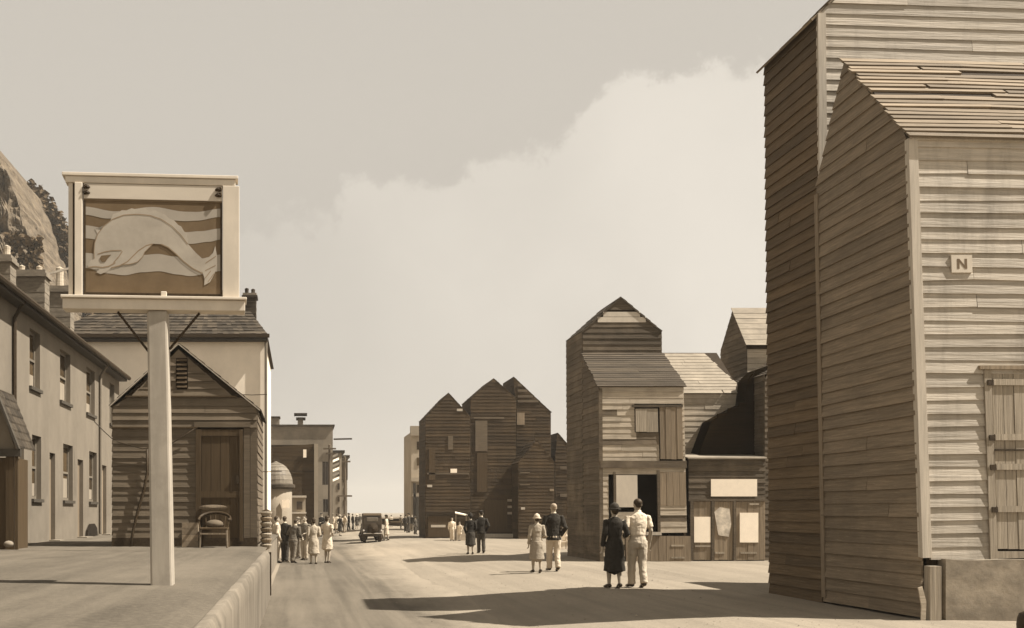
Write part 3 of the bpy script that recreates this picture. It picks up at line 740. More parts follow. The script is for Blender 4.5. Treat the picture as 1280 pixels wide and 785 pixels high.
# ================================================================== LEFT: cottages
XC = -6.8
def holed(parent, name, m, O, u, v, n, S0, S1, T0, T1, holes, depth=.16, warp=None):
    """wall sheet with real openings and reveals"""
    O = Vector(O); u = Vector(u); v = Vector(v); n = Vector(n)
    ss = sorted({S0, S1} | {x for h_ in holes for x in h_[:2]}); tt = sorted({T0, T1} | {x for h_ in holes for x in h_[2:]})
    mb = MB()
    q = lambda s, t, d=0: O + u*s + v*t + n*d
    fl = u.cross(v).dot(n) < 0
    def quad(ps):
        mb.poly(ps[::-1] if fl else ps, [(0,1,2,3)])
    for i in range(len(ss)-1):
        for j in range(len(tt)-1):
            cs, ct = (ss[i]+ss[i+1])/2, (tt[j]+tt[j+1])/2
            if any(a < cs < b and c < ct < d for a, b, c, d in holes): continue
            quad([q(ss[i],tt[j]), q(ss[i+1],tt[j]), q(ss[i+1],tt[j+1]), q(ss[i],tt[j+1])])
    for a, b, c, d in holes:
        quad([q(a,c), q(a,c,-depth), q(a,d,-depth), q(a,d)][::-1]); quad([q(b,c), q(b,c,-depth), q(b,d,-depth), q(b,d)])
        quad([q(a,d), q(b,d), q(b,d,-depth), q(a,d,-depth)][::-1]); quad([q(a,c), q(b,c), q(b,c,-depth), q(a,c,-depth)])
    return mb.build(name, m, parent, warp=warp)
def cyc(px): return XC*F/(px-CX)    # distance of a pixel column on the cottage fronts
cots = [  # near edge, far edge, door, lower window, upper window (pixel columns)
    (19.0, 23.62, None, None, None, 'nearest cottage of the terrace, with the small tiled porch', 0),
    (23.62, 27.05, (20.5, 30), (40, 51.5), (37, 50), 'second cottage of the terrace, beside the tiled porch', .0),
    (27.05, 30.5, (62, 69), (79, 91), (75, 88), 'third cottage of the white terrace, a half curtain in its lower window', .0),
    (30.5, 33.85, (97, 104), (111.5, 121), (108, 118.5), 'fourth cottage of the terrace, with a downpipe at its far edge', .1),
    (33.85, 37.6, (127.5, 133), None, (137, 143), 'last cottage of the terrace, next to the brown hut', .1)]
ZE = 6.62
for i, (ya, yb_, dpx, lw, uw, lbl, _) in enumerate(cots):
    h = empty('cottage', (XC, ya, TZ), lbl, 'cottage', 'cottages in the white terrace')
    holes = []; wins = []
    if dpx: a, b = cyc(dpx[0]), cyc(dpx[1]); holes.append((a-ya, b-ya, .72, 3.2)); dd = (a, b)
    if lw: a, b = cyc(lw[0]), cyc(lw[1]); holes.append((a-ya, b-ya, 1.92, 3.55)); wins.append((a, b, 1.92, 3.55))
    if uw: a, b = cyc(uw[0]), cyc(uw[1]); holes.append((a-ya, b-ya, 4.76, 6.22)); wins.append((a, b, 4.76, 6.22))
    holed(h, 'wall', M['limewash'], (XC, ya, 0), (0,1,0), (0,0,1), (1,0,0), 0, yb_-ya, .5, ZE, holes, .17)
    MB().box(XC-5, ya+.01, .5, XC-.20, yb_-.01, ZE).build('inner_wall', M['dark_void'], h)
    for (a, b, c, d) in wins:
        f = MB()
        f.box(XC-.18, a, c, XC-.13, a+.07, d); f.box(XC-.18, b-.07, c, XC-.13, b, d)
        f.box(XC-.18, a+.07, c, XC-.13, b-.07, c+.07); f.box(XC-.18, a+.07, d-.07, XC-.13, b-.07, d)
        f.box(XC-.18, a+.07, (c+d)/2-.03, XC-.12, b-.07, (c+d)/2+.03)
        wf = f.build('window', M['frame'], h)
        MB().box(XC-.175, a+.07, c+.07, XC-.165, b-.07, d-.07).build('pane', M['glass'], wf)
        MB().box(XC-.163, a+.08, c+.08, XC-.157, b-.08, c+(d-c)*(.25 if i % 2 else .40)).build('curtain', M['curtain'], wf)
        MB().box(XC-.16, a-.06, c-.09, XC+.07, b+.06, c-.005).build('sill', M['dk_frame'], wf)
    if dpx:
        d = MB().box(XC-.17, dd[0]+.005, .74, XC-.12, dd[1]-.005, 3.19).build('door', M['door_dk'], h)
        MB().box(XC-.12, dd[0]+.1, 1.7, XC-.06, dd[0]+.14, 1.78).build('handle', M['iron'], d)
        MB().box(XC-.0, dd[0]-.05, .7, XC+.3, dd[1]+.05, .82).build('doorstep', M['concrete'], h)
    # roof
    MB().hexa([V(XC+.32, ya, ZE-.0), V(XC+.32, yb_, ZE), V(XC-2.7, yb_, ZE+2.0), V(XC-2.7, ya, ZE+2.0),
               V(XC+.32, ya, ZE+.12), V(XC+.32, yb_, ZE+.12), V(XC-2.7, yb_, ZE+2.12), V(XC-2.7, ya, ZE+2.12)]).build('roof', M['tile'], h)
    MB().tube([(XC+.38, ya-.01, ZE-.02), (XC+.38, yb_, ZE-.02)], [.075, .075], 8).build('gutter', M['iron'], h)
    MB().box(XC-.02, ya, ZE-.14, XC+.30, yb_, ZE-.003).build('soffit', M['dk_frame'], h)
h3 = h
for ypos, par in ((23.62, 'near'), (33.8, 'far')):
    o = empty('downpipe', (XC+.06, ypos, TZ), 'iron downpipe on the cottage fronts, %s' % ('beside the tiled porch' if par == 'near' else 'close to the brown hut'), 'drainpipe')
    MB().tube([(XC+.30, ypos, ZE-.05), (XC+.22, ypos, ZE-.18), (XC+.06, ypos, ZE-.45), (XC+.06, ypos, 3.0), (XC+.06, ypos, .85)], [.05]*5, 8).build('pipe', M['iron'] if par == 'near' else M['limewash'], o)
# chimney stacks on the cottage roofs
def stack(a, b, top, y, lbl, pots, base=6.5, m='brick', dp=.55, off=0):
    x0, x1 = PX(a, y), PX(b, y); z = PZ(top, y)
    o = empty('chimney_stack', ((x0+x1)/2, y, base), lbl, 'chimney')
    rows = max(3, int((z-base)/.16)); k = MB()
    for r in range(rows):
        zz_ = base + (z-.2-base)*r/rows; e = .006 if r % 2 else 0
        k.box(x0+e, y+e, zz_, x1-e, y+dp-e, base + (z-.2-base)*(r+1)/rows - .012)
    s_ = k.build('shaft', M[m], o); s_['kind'] = 'stuff'
    MB().box(x0+.01, y+.01, base, x1-.01, y+dp-.01, z-.15).build('mortar', M['concrete'], o)
    MB().box(x0-.06, y-.06, z-.2, x1+.06, y+dp+.06, z-.1).build('cap', M[m], o)
    MB().box(x0-.02, y-.02, z-.1, x1+.02, y+dp+.02, z).build('flaunching', M['concrete'], o)
    for (p, t, wd) in pots:
        xx = PX(p, y); zt = PZ(t, y); r_ = wd*y/F/2
        MB().tube([(xx, y+dp/2, z-.02), (xx, y+dp/2, (z+zt)/2), (xx, y+dp/2, zt)], [r_*1.1, r_*.95, r_*1.05], 10).build('chimney_pot', M['bleach_lit'] if m == 'brick' else M['tile'], o)
    return o
stack(15.5, 56, 337, 28.6, 'wide brick chimney stack on the cottage terrace roof', [(24, 330, 8), (46, 331, 8)], 7.0)
stack(-14, 13, 318, 26.6, 'tall chimney stack at the picture edge above the cottages', [(5, 305, 9)], 7.0)
stack(58, 88, 357, 31.5, 'plain pale chimney stack with one white pot on the terrace roof', [(72, 333, 10)], 6.8)
o = empty('chimney_rod', P(74, 342, 31), 'white rod leaning from a chimney pot above the terrace', 'rod')
MB().bar(P(55, 344, 31), P(92, 334, 31), .06).build('rod', M['white_paint'], o)
# tiled porch at the left edge
pc = empty('porch', (XC+.8, 20.6, TZ), 'small gabled porch with tiled roof and dark posts by the cottages', 'porch')
yq0, yq1 = 21.0, 22.1
xq = [PX(a, yq0) for a in (-34, -3, 28)]
zq = [PZ(a, yq0) for a in (590, 487)]
apx_ = (xq[1], zq[1]); lft = (xq[0], PZ(560, yq0)); rgt = (PX(25.5, yq0), PZ(560, yq0))
for (e, sg) in ((lft, -1), (rgt, 1)):
    nrow = 7
    for r in range(nrow):
        a = Vector((e[0], 0, e[1])).lerp(Vector((apx_[0], 0, apx_[1])), r/nrow); b = Vector((e[0], 0, e[1])).lerp(Vector((apx_[0], 0, apx_[1])), (r+1.12)/nrow)
        for c in range(6):
            ya = yq0-.1 + c*.22; yc = ya+.213
            MB().hexa([V(a.x, ya, a.z), V(a.x, yc, a.z), V(b.x, yc, b.z-.02), V(b.x, ya, b.z-.02), V(a.x+.0, ya, a.z+.045), V(a.x, yc, a.z+.045), V(b.x, yc, b.z+.0), V(b.x, ya, b.z+.0)]).build('roof_tile', M['tile'], pc)
    MB().bar((e[0], yq0-.12, e[1]-.03), (apx_[0], yq0-.12, apx_[1]-.03), .05, .14, up=(0,1,0)).build('bargeboard', M['dk_frame'], pc)
MB().prism([(lft[0]+.1, yq0, lft[1]-.05), (rgt[0]-.1, yq0, rgt[1]-.05), (apx_[0], yq0, apx_[1]-.15)], (0,.05,0)).build('gable', M['limewash'], pc)
MB().bar((lft[0], yq0-.03, lft[1]-.1), (rgt[0]+.02, yq0-.03, rgt[1]-.1), .12, .16).build('tie_beam', M['dk_frame'], pc)
MB().box(PX(-30, yq0), yq0+.02, TZ, PX(17, yq0), yq1, lft[1]-.2).build('inner_wall', M['hut_dk'], pc)
for a, b in ((8, 18), (19.5, 23)):
    MB().box(PX(a, yq0), yq0-.05, TZ-.02, PX(b, yq0), yq0+.015, lft[1]-.18).build('post', M['hut_dk'], pc)
st = empty('stone', P(11, 680, 20.6), 'round whitewashed stone at the foot of the porch', 'stone')
st.location.z = TZ
MB().ball(P(11, 680, 20.6), (.11, .10, .07), 9, 6).build('boulder', M['concrete'], st, smooth=True)
o = empty('drain_arch', (XC+.03, 32.3, TZ), 'small dark arched opening at the foot of the cottage wall', 'drain')
MB().prism([(XC+.03, 31.6, .8), (XC+.03, 33.2, .8), (XC+.03, 33.1, 1.05), (XC+.03, 32.7, 1.2), (XC+.03, 32.1, 1.2), (XC+.03, 31.7, 1.0)], (.06,0,0)).build('cover', M['dark_void'], o)
o = empty('handrail', (XC+.5, 27.0, TZ), 'thin bent handrail beside a cottage doorstep', 'handrail')
MB().tube([P(39, 676, 26), P(39, 658, 26), P(33, 644, 26), P(28, 648, 26)], [.02]*4, 6).build('rail', M['iron'], o)

# ================================================================== LEFT: white building behind
yw = 40.0
xw0, xw1 = PX(70, yw), PX(331, yw)
zwe, zwr = PZ(420, yw), 11.4
h = empty('white_building', (xw1, yw, 0), 'large white rendered building with hipped tiled roof behind the sign', 'building')
holed(h, 'wall', M['wall_white'], (xw0, yw, 0), (1,0,0), (0,0,1), (0,-1,0), 0, xw1-xw0, -.2, zwe, [], .1)
MB().box(xw0, yw+.02, -.2, xw1-.02, yw+9, zwe-.02).build('core', M['wall_white'], h)
rv = [V(xw0-.3, yw-.35, zwe), V(xw1+.12, yw-.35, zwe), V(xw1+.12, yw+9.3, zwe), V(xw0-.3, yw+9.3, zwe)]
# tile courses on the front and right slopes, over a solid hip
rA, rB = V(xw0+3, yw+4.4, zwr), V(xw1-1.5, yw+4.4, zwr)
MB().poly(rv + [rA, rB], [(0,1,5,4), (1,2,5), (2,3,4,5), (3,0,4), (3,2,1,0)]).build('roof_deck', M['core'], h)
nr = 16
tiles = MB()
for r in range(nr):
    a0 = rv[0].lerp(rA, r/nr); a1 = rv[1].lerp(rB, r/nr); b0 = rv[0].lerp(rA, (r+1.15)/nr); b1 = rv[1].lerp(rB, (r+1.15)/nr)
    nt_ = 40
    for c in range(nt_):
        f0, f1 = c/nt_, (c+.985)/nt_
        up = V(0, -.02, .035+rb.uniform(-.012, .012))
        tiles.hexa([a0.lerp(a1,f0), a0.lerp(a1,f1), b0.lerp(b1,f1), b0.lerp(b1,f0), a0.lerp(a1,f0)+up, a0.lerp(a1,f1)+up, b0.lerp(b1,f1)+V(0,0,.006), b0.lerp(b1,f0)+V(0,0,.006)])
t_ = tiles.build('roof_tiles', M['tile'], h); t_['kind'] = 'stuff'
MB().box(xw0-.35, yw-.42, zwe-.12, xw1+.2, yw-.30, zwe+.02).build('gutter', M['iron'], h)
MB().box(xw0-.3, yw-.32, zwe-.24, xw1+.12, yw-.005, zwe-.03).build('soffit', M['dk_frame'], h)
MB().tube([(xw1+.05, yw-.1, zwe-.1), (xw1+.05, yw-.1, -.1)], [.06, .06], 7).build('downpipe', M['limewash'], h)
o = stack(304, 320, 366, 42.0, 'dark chimney stack at the right end of the white building', [(308, 359, 5), (316, 360, 5)], 8.9, 'tile', .6)
# wires strung from the white building
for k_, (a, b, y) in enumerate((((296, 493), (334, 493), 39.5), ((318, 589), (352, 589), 39.5), ((118, 527), (142, 550), 30))):
    o = empty('wire', P(*a, y), ('upper wire across the corner of the white building', 'lower wire across the corner of the white building', 'slack wire from the cottage wall to the hut')[k_], 'wire')
    MB().tube([P(a[0], a[1], y), P((a[0]+b[0])/2, (a[1]+b[1])/2+.7, y), P(b[0], b[1], y)], [.016]*3, 5).build('strand', M['iron'], o)

# ================================================================== LEFT: brown boarded hut on the terrace
yh = 22.9; yh1 = 26.2
xh0, xh1 = PX(141, yh), PX(321, yh); xha = PX(223, yh)
zhe, zha = PZ(507, yh), PZ(434, yh)
h = empty('hut', (xh0, yh, TZ), 'brown boarded hut with a plank door standing on the terrace', 'hut')
MB().prism([(xh0+.02, yh+.02, TZ), (xh1-.02, yh+.02, TZ), (xh1-.02, yh+.02, zhe-.02), (xha, yh+.02, zha-.03), (xh0+.02, yh+.02, zhe-.02)], (0, yh1-yh, 0)).build('frame', M['core'], h)
def hr(a, b, t, bt): return (PX(a, yh)-xh0, PX(b, yh)-xh0, PZ(bt, yh)-TZ, PZ(t, yh)-TZ)
zs1, zs2 = PZ(533.5, yh)-TZ, PZ(495, yh)-TZ
W_ = xh1-xh0
boards(h, (xh0, yh, TZ+.22), (1,0,0), (0,0,1), (0,-1,0), [(0,0), (W_,0), (W_, zs1-.22-.04), (0, zs1-.22-.04)], .168, M['hut'], holes=[(PX(245,yh)-xh0, W_+1, -1, 9)], joint=.1, th=.03)
boards(h, (xh0, yh, TZ+zs1), (1,0,0), (0,0,1), (0,-1,0), [(0,0), (W_,0), (W_, zhe-TZ-zs1), (W_-.35, zs2-zs1-.04), (.35, zs2-zs1-.04), (0, zhe-TZ-zs1)], .19, M['hut'], joint=.1, th=.045)
boards(h, (xh0, yh, TZ+zs2), (1,0,0), (0,0,1), (0,-1,0), [(.42,0), (W_-.55,0), (xha-xh0, zha-TZ-zs2-.05)], .17, M['hut'], joint=.1, th=.04, holes=[hr(220, 235, 446, 488)[:2] + (PZ(488,yh)-TZ-zs2, PZ(446,yh)-TZ-zs2)])
vbox(h, 'drip_board', M['hut_dk'], xh0+.3, yh-.07, TZ+zs2-.035, xh1-.45, yh+.01, TZ+zs2+.0)
vbox(h, 'drip_board', M['hut_dk'], xh0, yh-.06, TZ+zs1-.04, PX(247,yh), yh+.01, TZ+zs1-.005)
vbox(h, 'door_head', M['hut'], PX(243,yh), yh-.06, PZ(534,yh), PX(313,yh), yh+.01, PZ(527.5,yh))
vw = vbox(h, 'vent', M['dark_void'], PX(221,yh), yh-.03, PZ(487,yh), PX(234,yh), yh+.01, PZ(447,yh))
for k_ in range(7):
    zq_ = PZ(485-k_*5.5, yh)
    MB().hexa([V(PX(221,yh), yh-.05, zq_), V(PX(234,yh), yh-.05, zq_), V(PX(234,yh), yh-.03, zq_+.05), V(PX(221,yh), yh-.03, zq_+.05), V(PX(221,yh), yh-.055, zq_+.012), V(PX(234,yh), yh-.055, zq_+.012), V(PX(234,yh), yh-.032, zq_+.062), V(PX(221,yh), yh-.032, zq_+.062)]).build('louvre', M['hut_dk'], vw)
dr = empty('door', (0,0,0)); dr.parent = h; dr.location = (PX(247,yh)-xh0, -.03, .1)
planks(dr, PX(252,yh), PX(299,yh), yh+.0, TZ+.2, PZ(545,yh), 4, M['hut_dk'], .02)
vbox(dr, 'door_frame', M['hut_dk'], PX(245,yh), yh-.06, TZ+.12, PX(251.6,yh), yh+.01, PZ(537,yh))
vbox(dr, 'door_frame', M['hut_dk'], PX(299.4,yh), yh-.06, TZ+.12, PX(304,yh), yh+.01, PZ(537,yh))
vbox(dr, 'rail', M['hut_dk'], PX(251.7,yh), yh-.045, PZ(545,yh), PX(299.3,yh), yh+.005, PZ(537.2,yh))
vbox(dr, 'rail', M['hut_dk'], PX(251.7,yh), yh-.045, PZ(622,yh), PX(299.3,yh), yh-.022, PZ(614,yh))
vbox(dr, 'lock', M['iron'], PX(295,yh), yh-.075, PZ(605,yh), PX(299,yh), yh-.04, PZ(593,yh))
planks(h, PX(304.5,yh), xh1, yh, TZ+.2, PZ(534,yh), 2, M['hut'], .028)
vbox(h, 'sole_plate', M['iron'], xh0-.02, yh-.03, TZ-.02, xh1+.02, yh+.02, TZ+.20)
boards(h, (xh1, yh, TZ), (0,1,0), (0,0,1), (1,0,0), [(0,.1), (yh1-yh,.1), (yh1-yh, zhe-TZ), (0, zhe-TZ)], .17, M['hut'])
boards(h, (xh0, yh, TZ), (0,1,0), (0,0,1), (-1,0,0), [(0,.1), (yh1-yh,.1), (yh1-yh, zhe-TZ), (0, zhe-TZ)], .17, M['hut'])
for (xe, pxe, m_) in ((xh0, 137, 'corner'), (xh1, 325, 'corner')):
    e = P(pxe, 513 if pxe > 200 else 508, yh-.045); ap = P(223, 430, yh-.045)
    MB().bar(e, ap, .022, .075, up=(0,1,0)).build('bargeboard', M[m_], h)
    sg = 1 if pxe > 200 else -1
    vv = (ap - e); L = vv.length; vv.normalize()
    boards(h, V(e.x, yh-.03, e.z+.02), (0,1,0), vv, (sg*vv.z, 0, abs(vv.x)), [(0,0), (yh1-yh+.2,0), (yh1-yh+.2, L), (0, L)], .25, M['tile'], stuff=True)
# hose hanging on the hut
o = empty('rope', P(165, 683, yh-.1), 'dark rope hanging slack down the front boards of the hut', 'rope')
MB().tube([P(184, 562, yh-.08), P(184, 590, yh-.08), P(180, 612, yh-.09), P(172, 640, yh-.1), P(166, 665, yh-.1), P(163, 684, yh-.12)], [.03,.03,.035,.035,.03,.04], 7).build('strand', M['iron'], o, smooth=True)
o = empty('rope', P(150, 550, yh-.1), 'thin slack cord strung across the hut boards behind the post', 'rope')
MB().tube([P(146, 552, yh-.09), P(178, 561, yh-.09), P(212, 556, yh-.09), P(243, 536, yh-.09)], [.012]*4, 6).build('strand', M['iron'], o, smooth=True)
# pale rod behind the sign post
o = empty('flag_pole', P(209, 684, 20), 'slim white staff standing just behind the sign post', 'staff')
MB().tube([P(210.5, 526, 20), P(209.5, 460, 20), P(208.5, 392, 20)], [.04, .036, .034], 8).build('staff', M['white_paint'], o)
MB().tube([P(210.6, 684, 20), P(210.5, 527, 20)], [.045, .04], 8).build('lower_staff', M['post_paint'], o)

# chair, crate, sieve, baskets
yc = 22.3
ch = empty('armchair', (PX(268, yc), yc, TZ), 'old wooden armchair with bowed back outside the hut door', 'chair')
xc = PX(268, yc); wd = .30
seat_z = TZ + .40
for sx, sy in ((-1,-1), (1,-1), (-1,1), (1,1)):
    MB().tube([(xc+sx*wd*1.02, yc+sy*.25, TZ), (xc+sx*wd*.94, yc+sy*.22, TZ+.40)], [.026, .03], 7).build('leg', M['hut'] if sy < 0 else M['hut_dk'], ch)
MB().box(xc-.31, yc-.26, seat_z, xc+.31, yc+.26, seat_z+.045).build('seat', M['hut_dk'], ch, bevel=.012)
MB().bar((xc-.29, yc-.25, TZ+.31), (xc+.29, yc-.25, TZ+.31), .03, .035).build('stretcher', M['plank_v'], ch)
for k_ in range(5):
    a = -.2 + .1*k_
    MB().tube([(xc+a, yc+.24, seat_z+.04), (xc+a*1.15, yc+.30, seat_z+.36)], [.012, .012], 6).build('spindle', M['hut_dk'], ch)
arc = [(xc-.33, yc-.22, seat_z+.22)] + [(xc - .36*math.cos(a), yc+.05+.26*math.sin(a), seat_z+.22+.16*max(0, math.sin(a))) for a in [math.pi*k_/8 for k_ in range(9)]] + [(xc+.33, yc-.22, seat_z+.22)]
MB().tube(arc, [(.035, .028)]*len(arc), 8, xref=(0,0,1)).build('bow_back', M['iron'], ch, smooth=True)
for sx in (-1, 1):
    MB().tube([(xc+sx*.30, yc-.20, seat_z+.03), (xc+sx*.34, yc-.20, seat_z+.22)], [.016, .016], 6).build('arm_post', M['hut_dk'], ch)
ba = empty('bundle', (xc, yc, seat_z+.05), 'crumpled cloth bundle lying on the seat of the armchair', 'bundle')
MB().ball((xc, yc+.02, seat_z+.12), (.20, .16, .10), 12, 8).build('cloth', M['hut'], ba, smooth=True)
tr = empty('tray', (PX(268, yh-.1), yh-.08, PZ(640, yh)), 'shallow round tray leaning on the hut door above the armchair', 'tray')
MB().tube([(PX(267, yh), yh-.07, PZ(634, yh)), (PX(267, yh), yh-.12, PZ(634.5, yh))], [(.31,.055),(.33,.06)], 18, xref=(1,0,0)).build('rim', M['plank_v'], tr)
bx = empty('crate', (PX(238, 22.4), 22.4, TZ), 'upright wooden box standing beside the armchair', 'crate')
x0, x1 = PX(228, 22.4), PX(248, 22.4)
for k_ in range(4):
    zz_ = TZ + .01 + k_*.138
    MB().box(x0, 22.3, zz_, x1, 22.32, zz_+.131).build('slat', M['box'], bx)
MB().box(x0+.005, 22.322, TZ, x1-.005, 22.62, TZ+.55).build('body', M['box'], bx)
for k_, z in enumerate(range(7)):
    zz_ = TZ - .05 + z*.125
    yy = 23.3
    o = empty('fish_basket', (PX(333, yy), yy, zz_), ('bottom', 'second from bottom', 'third from bottom', 'middle', 'third from top', 'second from top', 'topmost')[k_] + ' fish basket of the stack at the hut corner', 'basket', 'stacked fish baskets by the hut')
    xx = PX(332.5, yy) + rb.uniform(-.01, .01)
    MB().tube([(xx, yy, zz_), (xx, yy, zz_+.06), (xx, yy, zz_+.085)], [.105, .135, .14], 14).build('wicker', M['basket'] if k_ % 2 else M['bleach_lit'], o)
    MB().tube([(xx, yy, zz_+.086), (xx, yy, zz_+.118)], [.125, .10], 14).build('dark_hollow', M['iron'], o)

# ================================================================== pub sign on its post
yS = 10.97
sg = empty('inn_sign', (PX(200.5, yS), yS, TZ), 'tall white framed inn sign with a leaping fish painted on it', 'sign')
a4 = RAD(4.0)
x0s = PX(201, yS)
def sw_(p):    # the sign board is turned a little on its post
    d = p - V(x0s, yS, 0)
    return V(x0s + d.x*math.cos(a4) - d.y*math.sin(a4), yS + d.x*math.sin(a4) + d.y*math.cos(a4), p.z)
def SP(px, py, dy=0): p = P(px, py, yS); p.y += dy; return p
def sbox(name, m, a, b, t, bt, d0, d1, par=None, bevel=.006):
    p = SP(a, bt); q = SP(b, t)
    return MB().box(p.x, yS+d0, p.z, q.x, yS+d1, q.z).build(name, M[m], par or sg, warp=sw_, bevel=bevel)
pt, pb_ = SP(199, 390), SP(203.5, 731)
MB().hexa([V(pb_.x-.120, yS-.12, TZ-.05), V(pb_.x+.120, yS-.12, TZ-.05), V(pb_.x+.120, yS+.12, TZ-.05), V(pb_.x-.120, yS+.12, TZ-.05),
           V(pt.x-.122, yS-.10, pt.z), V(pt.x+.10, yS-.10, pt.z), V(pt.x+.10, yS+.10, pt.z), V(pt.x-.122, yS+.10, pt.z)]).build('post', M['post_paint'], sg, bevel=.025)
sbox('bottom_rail', 'white_paint', 82, 306, 377, 390, -.12, .10)
sbox('bottom_moulding', 'white_paint', 80, 308, 373.3, 376.7, -.15, .13)
sbox('stile', 'white_paint', 87.5, 93, 232, 373, -.03, .08)
sbox('stile_gap', 'iron', 92, 97, 232, 373, .0, .05)
sbox('stile', 'white_paint', 95.5, 105, 232, 373, -.06, .06)
sbox('stile', 'white_paint', 278, 299, 232, 373, -.05, .08)
sbox('top_rail', 'white_paint', 84, 294, 224, 232, -.046, .10)
sbox('cornice', 'white_paint', 80, 297.5, 219.5, 223.7, -.06, .15)
sbox('head_board', 'sign_top', 106.3, 277.7, 232.4, 251.5, -.04, .03)
pn = sbox('painted_panel', 'sign_dk', 106.3, 277.7, 252, 370, -.03, .03)
sbox('panel_bead', 'sign_dk', 106.3, 277.7, 250.5, 253.5, -.036, -.0305, pn, 0)
sbox('panel_bead', 'iron', 106.3, 108.8, 253.7, 370, -.036, -.0305, pn, 0)
sbox('panel_bead', 'iron', 275.2, 277.7, 253.7, 370, -.036, -.0305, pn, 0)
sbox('panel_bead', 'iron', 109, 275, 367.5, 370, -.036, -.0305, pn, 0)
sbox('peg', 'white_paint', 202, 209, 367, 373, -.12, -.06)
def zc(x, y): return (80 + x/4.3625, 210 + y/4.3625)   # measured on an enlargement of the sign
def flat(name, m, pts, lift, par=pn):
    mb = MB(); mb.prism([SP(*zc(x, y), dy=-.031-lift) for x, y in pts], (0, .003, 0))
    return mb.build(name, M[m], par, warp=sw_)
def strip(name, m, top, bot, lift):
    mb = MB()
    def val(c, x):
        for (xa, ya), (xb, yb2) in zip(c, c[1:]):
            if xa <= x <= xb:
                t = (x-xa)/(xb-xa); t = t*t*(3-2*t); return ya + (yb2-ya)*t
        return c[-1][1]
    n = 48; xs_ = [124 + (854-124)*i/n for i in range(n+1)]
    for i in range(n):
        q = [SP(*zc(x, y), dy=-.031-lift) for x, y in ((xs_[i], val(bot, xs_[i])), (xs_[i+1], val(bot, xs_[i+1])), (xs_[i+1], val(top, xs_[i+1])), (xs_[i], val(top, xs_[i])))]
        mb.poly(q, [(0,1,2,3)])
    return mb.build(name, M[m], pn, warp=sw_)
strip('painted_wave', 'sign_lt', [(124,224),(280,246),(490,218),(660,240),(720,240),(854,220)], [(124,268),(240,286),(420,270),(660,292),(720,288),(854,265)], .001)
strip('painted_wave', 'sign_lt', [(124,325),(230,338),(420,325),(660,352),(740,345),(854,328)], [(124,395),(200,402),(420,385),(690,415),(790,402),(854,388)], .001)
strip('painted_wave', 'sign_lt', [(124,474),(300,500),(430,480),(515,473),(600,485),(740,505),(854,470)], [(124,556),(240,583),(330,592),(430,574),(520,567),(620,583),(690,591),(770,578),(854,560)], .001)
body = [(135,540),(150,517),(172,505),(170,470),(174,420),(190,372),(225,325),(270,288),(330,264),(400,258),(470,263),(530,282),(590,320),(640,370),(680,420),(720,465),(750,492),(735,545),(760,578),(740,566),(700,548),(650,510),(610,470),(570,437),(530,420),(490,418),(450,430),(410,457),(385,482),(350,515),(310,540),(262,552),(240,574),(205,588),(182,578),(200,562),(160,560),(140,555)]
flat('painted_fish', 'sign_fish', body, .004)
flat('painted_fish_tail', 'sign_fish', [(735,495),(760,493),(790,485),(812,462),(824,424),(832,470),(834,530),(818,580),(795,622),(764,640),(766,605),(756,570),(735,545)], .0045)
flat('painted_fish_fin', 'sign_fish', [(255,304),(272,262),(305,250),(318,240),(345,240),(372,228),(400,234),(440,223),(462,240),(500,236),(525,250),(552,258),(575,280),(602,290),(622,312),(640,322),(655,348),(672,356),(670,380),(678,390),(672,412),(640,372),(590,322),(530,284),(470,265),(400,260),(330,266),(270,290)], .0035)
flat('painted_fish_fin', 'sign_fish', [(482,424),(440,436),(395,470),(362,508),(318,535),(360,530),(402,520),(432,490),(442,465)], .0055)
flat('painted_fish_fin', 'sign_fish', [(175,345),(215,350),(222,325),(190,372)], .0035)
def ln(pts, wd=5, m='sign_line', lift=.006):
    mb = MB()
    for (xa, ya), (xb, yb2) in zip(pts, pts[1:]):
        L = math.hypot(xb-xa, yb2-ya); nx, ny = -(yb2-ya)/L*wd/2, (xb-xa)/L*wd/2
        mb.poly([SP(*zc(x, y), dy=-.031-lift) for x, y in ((xa+nx,ya+ny),(xb+nx,yb2+ny),(xb-nx,yb2-ny),(xa-nx,ya-ny))], [(0,1,2,3)])
    return mb.build('painted_line', M[m], pn, warp=sw_)
ln([(270,290),(330,266),(400,260),(470,265),(530,284),(590,322),(640,372),(675,418)])
ln([(172,505),(170,470),(174,420),(190,372),(225,325),(270,290)], 4)
ln([(140,553),(175,548),(215,552),(250,545),(285,525)], 6); ln([(262,553),(310,540),(350,518),(385,482),(410,457),(450,430),(485,420)], 6)
ln([(275,525),(305,490),(322,462)], 5); ln([(190,480),(225,468),(265,460),(318,458)], 5); ln([(318,535),(360,532),(402,520),(432,490),(442,465),(482,424)], 4)
ln([(530,420),(570,437),(610,470),(650,510),(700,548),(756,576)], 6)
for q in ((770,600,800,560),(785,620,818,575),(770,560,826,530),(770,520,828,480)): ln([q[:2], q[2:]], 4)
flat('painted_eye', 'sign_dk', [(200,505),(210,488),(232,486),(262,482),(245,500),(232,520),(212,522)], .008)
# hooks and iron braces
for s_, px in ((1, 107), (-1, 276)):
    for py in (237, 244):
        MB().tube([SP(px, py, -.05), SP(px+s_*4, py, -.05), SP(px+s_*7, py+1, -.05)], [.028, .024, .01], 7).build('hook', M['iron'], sg, warp=sw_)
for a, b in (((148, 391), (186, 440)), ((249, 391), (212, 436))):
    MB().tube([SP(*a), SP(*b)], [.014, .014], 7).build('brace', M['iron'], sg, warp=sw_)

